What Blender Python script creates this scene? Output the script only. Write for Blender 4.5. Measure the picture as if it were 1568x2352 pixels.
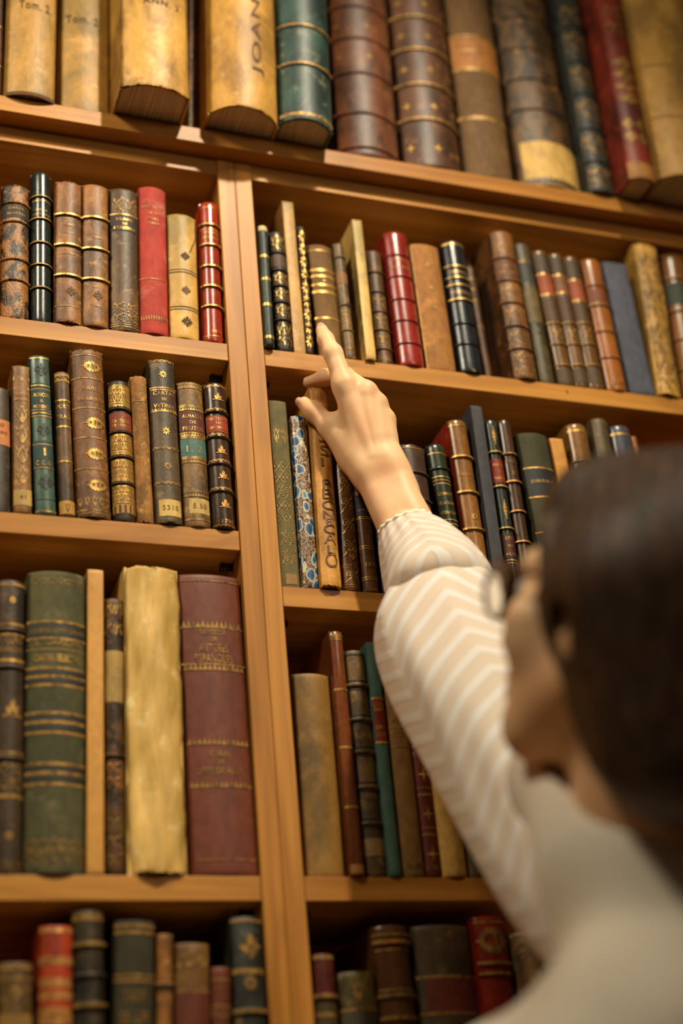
import bpy, bmesh, math, random
import numpy as np
from mathutils import Vector, Matrix

# ------------------------------------------------------------------ scene, camera, light
for _o in list(bpy.data.objects):
    bpy.data.objects.remove(_o)
scene = bpy.context.scene
COL = scene.collection
FPX = 3540.1                                   # focal length in pixels of the 1568 x 2352 frame
YAW, PITCH, ROLL = 0.374639, 0.495578, -0.0977865
ZC = 1.06                                      # camera height above the floor
CAM = np.array([0.0, -1.36, ZC])


def cam_rows():
    ca, sa, cb, sb, cc, sc = math.cos(YAW), math.sin(YAW), math.cos(PITCH), math.sin(PITCH), math.cos(ROLL), math.sin(ROLL)
    fwd = np.array([sa * cb, ca * cb, sb])
    r = np.array([ca, -sa, 0.0])
    u = np.cross(r, fwd)
    return np.array([r * cc + u * sc, -r * sc + u * cc, fwd])


RC = cam_rows()


def ray(u, v):
    return RC.T @ np.array([(u - 784) / FPX, -(v - 1176) / FPX, 1.0])


def at_y(u, v, y):                             # point where the line of sight meets the plane y
    d = ray(u, v)
    return CAM + d * ((y - CAM[1]) / d[1])


def at_z(u, v, z):
    d = ray(u, v)
    return CAM + d * ((z - CAM[2]) / d[2])


def at_d(u, v, d):                             # point at a distance along the optical axis
    return CAM + ray(u, v) * d


def to_px(p):
    q = RC @ (np.asarray(p, float) - CAM)
    return 784 + FPX * q[0] / q[2], 1176 - FPX * q[1] / q[2]


cam = bpy.data.cameras.new('camera')
cam_o = bpy.data.objects.new('camera', cam)
COL.objects.link(cam_o)
cam.sensor_fit = 'VERTICAL'
cam.sensor_height = 36.0
cam.lens = FPX / 2352 * 36.0
cam.clip_start = 0.05
cam_o.matrix_world = Matrix(((RC[0][0], RC[1][0], -RC[2][0], CAM[0]),
                             (RC[0][1], RC[1][1], -RC[2][1], CAM[1]),
                             (RC[0][2], RC[1][2], -RC[2][2], CAM[2]), (0, 0, 0, 1)))
cam.dof.use_dof = True
cam.dof.focus_distance = 1.66
cam.dof.aperture_fstop = 1.6
scene.camera = cam_o

world = bpy.data.worlds.new('room_ambient')
scene.world = world
world.use_nodes = True
world.node_tree.nodes['Background'].inputs[0].default_value = (1.0, 0.80, 0.48, 1)
world.node_tree.nodes['Background'].inputs[1].default_value = 0.022


def lamp(name, loc, power, radius, color, kind='POINT'):
    l = bpy.data.lights.new(name, kind)
    l.energy = power
    l.shadow_soft_size = radius
    l.color = color
    o = bpy.data.objects.new(name, l)
    o.location = loc
    COL.objects.link(o)
    return o


spot = lamp('ceiling_spot', (0.72, -1.30, ZC + 2.40), 205.0, 0.05, (1.0, 0.88, 0.66), 'SPOT')
spot.data.spot_size = math.radians(47)
spot.data.spot_blend = 1.0
spot.rotation_euler = (Vector((0.46, 0.0, ZC + 0.88)) - spot.location).to_track_quat('-Z', 'Y').to_euler()
lamp('back_fill', (1.25, -2.50, ZC + 1.75), 38.0, 0.30, (1.0, 0.88, 0.68))  # unseen fill added behind the camera to brighten the person's back
lamp('left_fill', (-0.55, -0.90, ZC + 1.95), 60.0, 0.16, (1.0, 0.89, 0.68))  # soft unseen fill, added on the left to lift face and sleeve

scene.view_settings.view_transform = 'Standard'
scene.view_settings.look = 'None'
scene.view_settings.gamma = 1.0
scene.view_settings.use_curve_mapping = False
scene.view_settings.exposure = 0.0
scene.cycles.use_denoising = True
scene.cycles.max_bounces = 8
scene.cycles.transparent_max_bounces = 12
scene.cycles.caustics_reflective = False
scene.cycles.caustics_refractive = False


# ------------------------------------------------------------------ objects
def s2l(c):
    return tuple((x / 255 / 12.92) if x <= 10 else ((x / 255 + 0.055) / 1.055) ** 2.4 for x in c[:3]) + (1.0,)


def tag(o, label, cat, group=None):
    o['label'] = label
    o['category'] = cat
    if group:
        o['group'] = group
    return o


def empty(name, loc=(0, 0, 0)):
    o = bpy.data.objects.new(name, None)
    o.empty_display_size = 0.02
    o.location = loc
    COL.objects.link(o)
    return o


def link(name, me, mat, parent=None, smooth=False):
    if mat is not None:
        me.materials.append(mat)
    if smooth:
        me.polygons.foreach_set('use_smooth', [True] * len(me.polygons))
    o = bpy.data.objects.new(name, me)
    COL.objects.link(o)
    if parent is not None:
        o.parent = parent
    return o


def mesh(name, V, F, mat, parent=None, smooth=False):
    me = bpy.data.meshes.new(name)
    me.from_pydata([tuple(map(float, v)) for v in V], [], F)
    me.update()
    return link(name, me, mat, parent, smooth)


def box(name, lo, hi, mat, parent=None, bevel=0.0):
    bm = bmesh.new()
    bmesh.ops.create_cube(bm, size=1.0)
    lo, hi = np.array(lo, float), np.array(hi, float)
    for v in bm.verts:
        v.co = Vector((lo + hi) / 2 + np.array(v.co) * (hi - lo))
    if bevel:
        bmesh.ops.bevel(bm, geom=bm.edges[:], offset=bevel, segments=2, affect='EDGES', profile=0.5)
    me = bpy.data.meshes.new(name)
    bm.to_mesh(me)
    bm.free()
    return link(name, me, mat, parent)


# ------------------------------------------------------------------ materials
def nodes_of(name):
    m = bpy.data.materials.new(name)
    m.use_nodes = True
    nt = m.node_tree
    return m, nt, nt.nodes, nt.links, nt.nodes['Principled BSDF']


def N(nodes, kind, **kw):
    n = nodes.new(kind)
    for k, v in kw.items():
        if hasattr(n, k):
            setattr(n, k, v)
        else:
            n.inputs[k].default_value = v
    return n


def ramp(nodes, stops):
    r = nodes.new('ShaderNodeValToRGB')
    els = r.color_ramp.elements
    while len(els) < len(stops):
        els.new(0.5)
    for e, (p, c) in zip(els, stops):
        e.position = p
        e.color = c if not isinstance(c, (int, float)) else (c, c, c, 1)
    return r


def mix(nodes, links, fac, a, b, mode='MIX'):
    n = nodes.new('ShaderNodeMix')
    n.data_type = 'RGBA'
    n.blend_type = mode
    for sock, val in ((n.inputs[0], fac), (n.inputs[6], a), (n.inputs[7], b)):
        if hasattr(val, 'is_linked'):
            links.new(val, sock)
        else:
            sock.default_value = val
    return n.outputs[2]


def coords(nodes, links, seed=0, scale=(1, 1, 1)):
    tc = nodes.new('ShaderNodeTexCoord')
    mp = nodes.new('ShaderNodeMapping')
    rnd = random.Random(seed)
    mp.inputs['Location'].default_value = (rnd.uniform(-9, 9), rnd.uniform(-9, 9), rnd.uniform(-9, 9))
    mp.inputs['Scale'].default_value = scale
    links.new(tc.outputs['Object'], mp.inputs['Vector'])
    return mp.outputs[0]


def wood(name, grain, seed=0, light=(206, 143, 64), dark=(169, 108, 40), rough=0.42):
    m, nt, nd, lk, b = nodes_of(name)
    sc = [26, 26, 26]
    sc['xyz'.index(grain)] = 1.1
    co = coords(nd, lk, seed, tuple(sc))
    n1 = N(nd, 'ShaderNodeTexNoise', Scale=1.0, Detail=3.0, Roughness=0.55, Distortion=0.35)
    lk.new(co, n1.inputs['Vector'])
    sc2 = [210, 210, 210]
    sc2['xyz'.index(grain)] = 5
    co2 = coords(nd, lk, seed + 5, tuple(sc2))
    n2 = N(nd, 'ShaderNodeTexNoise', Scale=1.0, Detail=2.0)
    lk.new(co2, n2.inputs['Vector'])
    sc3 = [9, 9, 9]
    sc3['xyz'.index(grain)] = 1.6
    co3 = coords(nd, lk, seed + 9, tuple(sc3))
    n3 = N(nd, 'ShaderNodeTexNoise', Scale=1.0, Detail=1.0, Distortion=1.0)
    lk.new(co3, n3.inputs['Vector'])
    wv = N(nd, 'ShaderNodeMath', operation='SINE')
    ml = N(nd, 'ShaderNodeMath', operation='MULTIPLY')
    ml.inputs[1].default_value = 42.0
    lk.new(n3.outputs[0], ml.inputs[0])
    lk.new(ml.outputs[0], wv.inputs[0])
    r1 = ramp(nd, [(0.32, s2l(dark)), (0.62, s2l(light))])
    lk.new(n1.outputs[0], r1.inputs[0])
    rw = ramp(nd, [(0.55, 0.0), (1.0, 0.30)])
    ad = N(nd, 'ShaderNodeMath', operation='MULTIPLY_ADD')
    ad.inputs[1].default_value = 0.5
    ad.inputs[2].default_value = 0.5
    lk.new(wv.outputs[0], ad.inputs[0])
    lk.new(ad.outputs[0], rw.inputs[0])
    c = mix(nd, lk, rw.outputs[0], r1.outputs[0], s2l(tuple(x * 0.80 for x in dark)))
    r2 = ramp(nd, [(0.35, 0.86), (0.6, 1.0)])
    lk.new(n2.outputs[0], r2.inputs[0])
    c = mix(nd, lk, 1.0, c, r2.outputs[0], 'MULTIPLY')
    lk.new(c, b.inputs['Base Color'])
    b.inputs['Roughness'].default_value = rough
    b.inputs['Specular IOR Level'].default_value = 0.25
    bp = N(nd, 'ShaderNodeBump', Strength=0.12, Distance=0.0006)
    lk.new(n2.outputs[0], bp.inputs['Height'])
    lk.new(bp.outputs[0], b.inputs['Normal'])
    return m


def binding(name, c, c2=None, scale=22, amt=1.0, rough=0.42, wear=0.5, wearc=None, seed=0, fine=0.34, bump=0.25, stretch=0.55, coat=0.0, sharp=(0.40, 0.58)):
    """Old leather, cloth or vellum: two-tone blotches, fine grain, rubbed patches."""
    m, nt, nd, lk, b = nodes_of(name)
    if c[0] > c[2] + 12:
        c = (min(255, c[0] * 1.06), c[1], c[2] * 0.80)
        c2 = c2 and (c2[0], c2[1], c2[2] * 0.82)
    c2 = c2 or tuple(x * 0.62 for x in c)
    wearc = wearc or tuple(min(255, x * 1.35 + 22) for x in c)
    co = coords(nd, lk, seed, (1, 1, stretch))
    n1 = N(nd, 'ShaderNodeTexNoise', Scale=float(scale), Detail=5.0, Roughness=0.62, Distortion=0.4)
    lk.new(co, n1.inputs['Vector'])
    lo = 0.5 - 0.16 * amt
    r1 = ramp(nd, [(sharp[0], s2l(c2)), (sharp[1], s2l(c))])
    lk.new(n1.outputs[0], r1.inputs[0])
    col = mix(nd, lk, amt, s2l(c), r1.outputs[0])
    n2 = N(nd, 'ShaderNodeTexNoise', Scale=float(scale * 14), Detail=3.0)
    lk.new(co, n2.inputs['Vector'])
    r2 = ramp(nd, [(0.3, 1.0 - fine), (0.65, 1.0)])
    lk.new(n2.outputs[0], r2.inputs[0])
    col = mix(nd, lk, 1.0, col, r2.outputs[0], 'MULTIPLY')
    if wear > 0:
        co3 = coords(nd, lk, seed + 31, (1, 1, 1))
        n3 = N(nd, 'ShaderNodeTexNoise', Scale=float(scale * 2.6), Detail=6.0, Roughness=0.7)
        lk.new(co3, n3.inputs['Vector'])
        r3 = ramp(nd, [(0.56, 0.0), (0.68, wear)])
        lk.new(n3.outputs[0], r3.inputs[0])
        col = mix(nd, lk, r3.outputs[0], col, s2l(wearc))
    lk.new(col, b.inputs['Base Color'])
    b.inputs['Roughness'].default_value = rough
    b.inputs['Specular IOR Level'].default_value = 0.38
    if coat:
        b.inputs['Coat Weight'].default_value = coat
        b.inputs['Coat Roughness'].default_value = 0.22
    if bump:
        bp = N(nd, 'ShaderNodeBump', Strength=bump, Distance=0.0008)
        lk.new(n2.outputs[0], bp.inputs['Height'])
        bp2 = N(nd, 'ShaderNodeBump', Strength=bump * 0.9, Distance=0.003)
        lk.new(n1.outputs[0], bp2.inputs['Height'])
        lk.new(bp.outputs[0], bp2.inputs['Normal'])
        lk.new(bp2.outputs[0], b.inputs['Normal'])
    return m


def marbled(name, seed=0):
    m, nt, nd, lk, b = nodes_of(name)
    co = coords(nd, lk, seed, (1.15, 1.15, 0.8))
    wob = N(nd, 'ShaderNodeTexNoise', Scale=120.0, Detail=2.0)
    lk.new(co, wob.inputs['Vector'])
    sub = N(nd, 'ShaderNodeVectorMath', operation='MULTIPLY_ADD')
    sub.inputs[1].default_value = (0.006, 0.006, 0.006)
    lk.new(wob.outputs['Color'], sub.inputs[0])
    lk.new(co, sub.inputs[2])
    vo = N(nd, 'ShaderNodeTexVoronoi', Scale=86.0, Randomness=1.0)
    lk.new(sub.outputs[0], vo.inputs['Vector'])
    cells = ramp(nd, [(0.0, s2l((22, 44, 76))), (0.36, s2l((40, 80, 118))), (0.44, s2l((100, 138, 156))), (0.50, s2l((214, 200, 168))), (0.60, s2l((120, 84, 52)))])
    lk.new(vo.outputs['Distance'], cells.inputs[0])
    vein = N(nd, 'ShaderNodeTexNoise', Scale=140.0, Detail=3.0, Distortion=3.0)
    lk.new(co, vein.inputs['Vector'])
    vr = ramp(nd, [(0.38, s2l((58, 34, 20))), (0.48, s2l((106, 68, 42))), (0.53, s2l((204, 180, 142))), (0.58, s2l((84, 54, 34)))])
    lk.new(vein.outputs[0], vr.inputs[0])
    sx = N(nd, 'ShaderNodeSeparateColor')
    lk.new(vo.outputs['Color'], sx.inputs[0])
    pick = N(nd, 'ShaderNodeMath', operation='GREATER_THAN')
    pick.inputs[1].default_value = 0.2
    lk.new(sx.outputs[0], pick.inputs[0])
    inside = ramp(nd, [(0.53, 1.0), (0.58, 0.0)])
    lk.new(vo.outputs['Distance'], inside.inputs[0])
    mul = N(nd, 'ShaderNodeMath', operation='MULTIPLY')
    lk.new(pick.outputs[0], mul.inputs[0])
    lk.new(inside.outputs[0], mul.inputs[1])
    lk.new(mix(nd, lk, mul.outputs[0], vr.outputs[0], cells.outputs[0]), b.inputs['Base Color'])
    b.inputs['Roughness'].default_value = 0.4
    return m


def plain(name, c, rough=0.5, metal=0.0, spec=0.5):
    m, nt, nd, lk, b = nodes_of(name)
    co = coords(nd, lk, hash(name) % 97)
    n = N(nd, 'ShaderNodeTexNoise', Scale=60.0, Detail=3.0)
    lk.new(co, n.inputs['Vector'])
    r = ramp(nd, [(0.3, 0.80), (0.6, 1.0)])
    lk.new(n.outputs[0], r.inputs[0])
    lk.new(mix(nd, lk, 1.0, s2l(c), r.outputs[0], 'MULTIPLY'), b.inputs['Base Color'])
    b.inputs['Roughness'].default_value = rough
    b.inputs['Metallic'].default_value = metal
    b.inputs['Specular IOR Level'].default_value = spec
    return m


def gilt(name, c, metal=0.55, rough=0.36, worn=0.62):
    """Gold tooling rubbed away in places."""
    m, nt, nd, lk, b = nodes_of(name)
    co = coords(nd, lk, 3)
    n = N(nd, 'ShaderNodeTexNoise', Scale=150.0, Detail=4.0, Roughness=0.7)
    lk.new(co, n.inputs['Vector'])
    r = ramp(nd, [(0.36, s2l(tuple(x * worn for x in c))), (0.58, s2l(c))])
    lk.new(n.outputs[0], r.inputs[0])
    lk.new(r.outputs[0], b.inputs['Base Color'])
    b.inputs['Metallic'].default_value = metal
    b.inputs['Roughness'].default_value = rough
    return m


def pages_mat():
    m, nt, nd, lk, b = nodes_of('page_edges')
    co = coords(nd, lk, 4, (900, 14, 14))
    n = N(nd, 'ShaderNodeTexNoise', Scale=1.0, Detail=3.0, Roughness=0.7)
    lk.new(co, n.inputs['Vector'])
    r = ramp(nd, [(0.34, s2l((150, 128, 98))), (0.5, s2l((198, 176, 142))), (0.66, s2l((226, 206, 174)))])
    lk.new(n.outputs[0], r.inputs[0])
    lk.new(r.outputs[0], b.inputs['Base Color'])
    b.inputs['Roughness'].default_value = 0.85
    bp = N(nd, 'ShaderNodeBump', Strength=0.5, Distance=0.0006)
    lk.new(n.outputs[0], bp.inputs['Height'])
    lk.new(bp.outputs[0], b.inputs['Normal'])
    return m


GOLD = gilt('gold_tooling', (222, 172, 84))
GOLD_DULL = gilt('dull_gold_tooling', (176, 132, 62), 0.35, 0.5, 0.5)
COPPER = gilt('copper_gold_tooling', (232, 160, 86), 0.55, 0.36, 0.7)
INK = plain('brown_ink', (84, 54, 34), 0.8)
INK_DARK = plain('black_tooling', (34, 36, 30), 0.55)
INK_FADED = plain('faded_ink', (118, 84, 50), 0.8)
PAGES = pages_mat()
TINT = {'g': GOLD, 'd': GOLD_DULL, 'c': COPPER, 'i': INK, 'k': INK_DARK, 'f': INK_FADED}

# ------------------------------------------------------------------ the room
floor_m = wood('brown_floor_boards', 'x', 77, (138, 102, 66), (112, 78, 48), 0.4)
f = box('floor', (-3.0, -4.0, -0.05), (4.0, 0.36, 0.0), floor_m)
f['kind'] = 'structure'
wall_m = plain('warm_plaster', (196, 176, 146), 0.9)
w = box('wall_back', (-3.0, 0.36, -0.05), (4.0, 0.46, 3.6), wall_m)
w['kind'] = 'structure'

# ------------------------------------------------------------------ the bookcases
X0, XS, X1 = 0.4193, 0.4404, 0.4609            # left face, seam and right face of the double upright
Z_TOP = ZC + 1.2645
ZL = {'B': ZC + 0.9945, 'D': ZC + 0.7570, 'F': ZC + 0.3921, 'H': ZC + 0.0900}
ZR = {'C': ZC + 0.9940, 'E': ZC + 0.6962, 'G': ZC + 0.3921, 'I': ZC + 0.0900}
SHELF_Z = dict(ZL, **ZR, A=ZC + 1.2870)
TH = 0.0230
wood_v = [wood('upright_wood', 'z', 11), wood('upright_wood_b', 'z', 23, (211, 148, 67), (174, 111, 42))]
wood_h = [wood('shelf_wood_%d' % i, 'x', 40 + i * 7) for i in range(4)]
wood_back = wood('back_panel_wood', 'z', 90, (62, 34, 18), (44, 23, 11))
pin_m = plain('dark_metal_pin', (58, 52, 40), 0.4, 0.6)
BD = 0.30


def pin(parent, x0, x1, y, z):
    bm = bmesh.new()
    bmesh.ops.create_cone(bm, cap_ends=True, segments=12, radius1=0.0034, radius2=0.0034, depth=x1 - x0,
                          matrix=Matrix.Translation(((x0 + x1) / 2, y, z)) @ Matrix.Rotation(math.pi / 2, 4, 'Y'))
    bmesh.ops.create_cone(bm, cap_ends=True, segments=12, radius1=0.0048, radius2=0.0048, depth=0.0025,
                          matrix=Matrix.Translation((x0 + 0.0012, y, z)) @ Matrix.Rotation(math.pi / 2, 4, 'Y'))
    me = bpy.data.meshes.new('shelf_pin')
    bm.to_mesh(me)
    bm.free()
    link('shelf_pin', me, pin_m, parent, True)


def bookcase(xa, xb, side_a, side_b, shelves, label, k):
    root = empty('bookcase', ((xa + xb) / 2, 0.0, 0.0))
    tag(root, label, 'bookcase')

    def part(name, lo, hi, m, bv=0.0009):
        off = np.array([(xa + xb) / 2, 0, 0])
        return box(name, np.array(lo) - off, np.array(hi) - off, m, root, bv)
    pl = part('side_panel', (side_a[0], 0, 0), (side_a[1], BD, Z_TOP), wood_v[k])
    pr = part('side_panel', (side_b[0], 0, 0), (side_b[1], BD, Z_TOP), wood_v[k])
    ia, ib = side_a[1], side_b[0]
    part('top_board', (ia, 0.0015, Z_TOP - 0.0245), (ib, BD, Z_TOP), wood_h[k])
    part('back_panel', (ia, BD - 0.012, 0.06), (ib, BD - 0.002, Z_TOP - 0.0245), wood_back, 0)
    part('plinth', (ia, 0.02, 0.0), (ib, 0.04, 0.06), wood_h[k])
    for i, z in enumerate(shelves):
        sh = part('shelf', (ia + 0.0006, 0.0012, z - TH), (ib - 0.0006, BD - 0.013, z), wood_h[(i + k) % 4], 0.0008)
        for (x_0, x_1) in ((ia + 0.0006, ia + 0.0136), (ib - 0.0136, ib - 0.0004)):
            for y in (0.033, 0.25):
                pin(sh, x_0 - (xa + xb) / 2, x_1 - (xa + xb) / 2, y, z - TH - 0.0048)
    return root


LOW = [0.82, 0.47, 0.083]
bookcase(-0.45, XS, (-0.45, -0.429), (X0, XS - 0.0002), sorted(ZL.values(), reverse=True) + LOW,
         'pine bookcase on the left, its shelf heights stepping down beside the double upright', 0)
bookcase(XS, 1.34, (XS + 0.0002, X1), (1.319, 1.34), sorted(ZR.values(), reverse=True) + LOW,
         'pine bookcase on the right that the raised hand reaches into', 1)
up = tag(empty('upper_bookcase', (0.445, 0, Z_TOP)), 'overhanging pine folio shelf running across above both bookcases', 'bookcase')
for nm, lo, hi, m in (('shelf', (-0.92, -0.0212, 0.0), (0.92, BD, 0.0225), wood_h[2]),
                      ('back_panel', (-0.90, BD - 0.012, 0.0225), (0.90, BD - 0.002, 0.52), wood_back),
                      ('side_panel', (-0.92, 0.0, 0.0225), (-0.90, BD, 0.52), wood_v[0]),
                      ('side_panel', (0.90, 0.0, 0.0225), (0.92, BD, 0.52), wood_v[1]),
                      ('top_board', (-0.92, 0.0, 0.52), (0.92, BD, 0.543), wood_h[1])):
    box(nm, lo, hi, m, up, 0.0009)

# ------------------------------------------------------------------ printed and gilt ornament in the plane
def _ell(cx, cy, rx, ry, n=10, rot=0.0):
    c, s = math.cos(rot), math.sin(rot)
    return [(cx + rx * math.cos(t) * c - ry * math.sin(t) * s, cy + rx * math.cos(t) * s + ry * math.sin(t) * c)
            for t in [2 * math.pi * i / n for i in range(n)]]


def _ring(cx, cy, rx, ry, w, n=14, a0=0.0, a1=2 * math.pi):
    out = []
    for i in range(n):
        t, q = a0 + (a1 - a0) * i / n, a0 + (a1 - a0) * (i + 1) / n
        out.append([(cx + (rx + w) * math.cos(t), cy + (ry + w) * math.sin(t)), (cx + (rx + w) * math.cos(q), cy + (ry + w) * math.sin(q)),
                    (cx + (rx - w) * math.cos(q), cy + (ry - w) * math.sin(q)), (cx + (rx - w) * math.cos(t), cy + (ry - w) * math.sin(t))])
    return out


def _spiral(cx, cy, r, w, turn=1.6, flip=1, n=14, ph=0.0):
    pts = []
    for i in range(n + 1):
        t = i / n
        a = ph + turn * 2 * math.pi * t
        rr = r * (1 - 0.85 * t)
        pts.append((cx + flip * rr * math.cos(a), cy + rr * math.sin(a)))
    return _line(pts, w)


def _line(pts, w):
    out = []
    for p, q in zip(pts[:-1], pts[1:]):
        dx, dy = q[0] - p[0], q[1] - p[1]
        L = math.hypot(dx, dy) or 1
        nx, ny = -dy / L * w, dx / L * w
        out.append([(p[0] + nx, p[1] + ny), (q[0] + nx, q[1] + ny), (q[0] - nx, q[1] - ny), (p[0] - nx, p[1] - ny)])
    return out


def _star(n, r0, r1):
    return [[(0, 0)] + [((r0 if i % 2 == 0 else r1) * math.sin(math.pi * i / n), (r0 if i % 2 == 0 else r1) * math.cos(math.pi * i / n)) for i in (k - 1, k, k + 1)]
            for k in range(0, 2 * n, 2)]


def motif(kind):
    if kind == 'star4':
        return _star(4, 0.5, 0.13)
    if kind == 'star6':
        return _star(6, 0.5, 0.2)
    if kind == 'petals':                       # eight-petalled flower
        return [_ell(0.31 * math.sin(k * math.pi / 4), 0.31 * math.cos(k * math.pi / 4), 0.09, 0.19, 8, -k * math.pi / 4) for k in range(8)]
    if kind == 'rosette':                      # four lobes with leaves between
        o = [_ell(0.27 * math.sin(k * math.pi / 2), 0.27 * math.cos(k * math.pi / 2), 0.15, 0.22, 8, -k * math.pi / 2) for k in range(4)]
        return o + [_ell(0.33 * math.sin(k * math.pi / 2 + 0.785), 0.33 * math.cos(k * math.pi / 2 + 0.785), 0.05, 0.13, 6, -k * math.pi / 2 - 0.785) for k in range(4)]
    if kind == 'cartouche':                    # wide oval of scallops around four rings
        o = []
        for k in range(16):
            t = 2 * math.pi * k / 16
            o.append(_ell(0.40 * math.cos(t), 0.25 * math.sin(t), 0.10, 0.075, 7, t))
        o += [_ell(s * 0.52, 0, 0.09, 0.04, 6) for s in (-1, 1)]
        for x in (-0.12, 0.12):
            for y in (-0.09, 0.09):
                o += _ring(x, y, 0.06, 0.06, 0.02, 8)
        return o + _ring(0, 0, 0.33, 0.19, 0.025, 16)
    if kind == 'fleur':                        # little pyramid of leaves on a wavy base
        return [_ell(0, 0.18, 0.14, 0.30, 10), _ell(-0.20, -0.02, 0.12, 0.24, 8, 0.5), _ell(0.20, -0.02, 0.12, 0.24, 8, -0.5),
                _ell(-0.40, -0.24, 0.14, 0.07, 7, 0.3), _ell(0.40, -0.24, 0.14, 0.07, 7, -0.3), _ell(0, -0.24, 0.34, 0.06, 8)]
    if kind == 'lyre':                         # bulb between two stems
        return [_ell(0, -0.12, 0.20, 0.24, 10), _ell(0, 0.22, 0.07, 0.22, 6)] + _line([(-0.46, 0.42), (-0.26, 0.40), (-0.30, 0.1), (-0.40, -0.2), (-0.5, -0.36)], 0.045) + \
            _line([(0.46, 0.42), (0.26, 0.40), (0.30, 0.1), (0.40, -0.2), (0.5, -0.36)], 0.045)
    if kind == 'scroll':
        return _spiral(-0.2, 0.1, 0.22, 0.025, 1.4, 1) + _spiral(0.22, -0.12, 0.2, 0.025, 1.4, -1, ph=1.0) + \
            _line([(-0.45, -0.45), (-0.2, -0.25), (0.0, 0.0), (0.2, 0.25), (0.45, 0.45)], 0.022) + [_ell(0.3, 0.32, 0.06, 0.12, 7, -0.7), _ell(-0.3, -0.32, 0.06, 0.12, 7, -0.7)]
    if kind == 'tulip':
        return _line([(0, -0.5), (-0.3, -0.1), (0, 0.4), (0.3, -0.1), (0, -0.5)], 0.05) + [_ell(0, -0.25, 0.1, 0.25, 8), _ell(-0.3, 0.2, 0.06, 0.2, 6, 0.6), _ell(0.3, 0.2, 0.06, 0.2, 6, -0.6)]
    if kind == 'lattice':
        return _line([(-0.5, -0.5), (0.5, 0.5)], 0.03) + _line([(0.5, -0.5), (-0.5, 0.5)], 0.03) + [_ell(0, 0, 0.12, 0.12, 6), _ell(-0.5, 0, 0.07, 0.12, 6), _ell(0.5, 0, 0.07, 0.12, 6)]
    if kind == 'lozenge':
        o = []
        for i, (n, y) in enumerate(((1, .44), (2, .27), (3, .10), (3, -.08), (2, -.26), (1, -.43))):
            o += [_ell((k - (n - 1) / 2) * 0.17, y, 0.075, 0.10, 6) for k in range(n)]
        return o
    if kind == 'blotch':                       # dense worn gilding
        r = random.Random(5)
        return [_ell(r.uniform(-.45, .45), r.uniform(-.45, .45), r.uniform(.03, .10), r.uniform(.03, .09), 6, r.uniform(0, 3)) for _ in range(26)]
    if kind == 'tri':
        return [[(-0.5, -0.5), (0.5, -0.5), (0, 0.5)]]
    if kind == 'tooth':
        return [[(-0.22, -0.5), (0.22, -0.5), (0.22, 0.5), (-0.22, 0.5)]]
    if kind == 'dash':
        return [[(-0.42, -0.2), (0.42, -0.2), (0.42, 0.2), (-0.42, 0.2)]]
    if kind == 'wave':
        return _line([(-0.5, -0.35), (-0.25, 0.3), (0.0, 0.1), (0.25, -0.3), (0.5, 0.3)], 0.09) + [_ell(0.1, 0.3, 0.12, 0.12, 6)]
    return [_ell(0, 0, 0.5, 0.5, 10)]          # dot


_motifs = {}


def get_motif(kind):
    if kind not in _motifs:
        _motifs[kind] = motif(kind)
    return _motifs[kind]


_texts = {}


def get_text(s):
    if s not in _texts:
        cu = bpy.data.curves.new('t', 'FONT')
        cu.body = s
        cu.size = 1.0
        cu.resolution_u = 3
        cu.align_x = 'CENTER'
        cu.align_y = 'CENTER'
        cu.offset = 0.004
        cu.space_character = 1.12
        ob = bpy.data.objects.new('t', cu)
        COL.objects.link(ob)
        bpy.context.view_layer.update()
        me = bpy.data.meshes.new_from_object(ob.evaluated_get(bpy.context.evaluated_depsgraph_get()))
        V = np.array([v.co[:2] for v in me.vertices]).reshape(-1, 2)
        F = [tuple(p.vertices) for p in me.polygons]
        V = V - (V.min(0) + V.max(0)) / 2
        hgt = V[:, 1].max() - V[:, 1].min()
        bpy.data.meshes.remove(me)
        bpy.data.objects.remove(ob)
        bpy.data.curves.remove(cu)
        _texts[s] = (V / (0.72 if hgt < 0.9 else hgt), F)
    return _texts[s]


# ------------------------------------------------------------------ one book
BOOKS = []
_mats = {}


def colour(c, rough=0.6):
    k = ('patch', c, rough)
    if k not in _mats:
        _mats[k] = binding('label_paper', c, None, 60, 0.45, rough, 0.25, None, len(_mats), 0.2, 0.1)
    return _mats[k]


def B(row, label, px, c, deco=(), y=0.004, rnd=0.42, depth=None, kind='leather', wob=0.0, h=None, cover=None, group=None, ragged=0.0, **mk):
    BOOKS.append(dict(row=row, label=label, px=px, c=c, deco=deco, y=y, rnd=rnd, depth=depth, kind=kind, wob=wob, h=h, cover=cover,
                      group=group, ragged=ragged, mk=mk))


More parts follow.
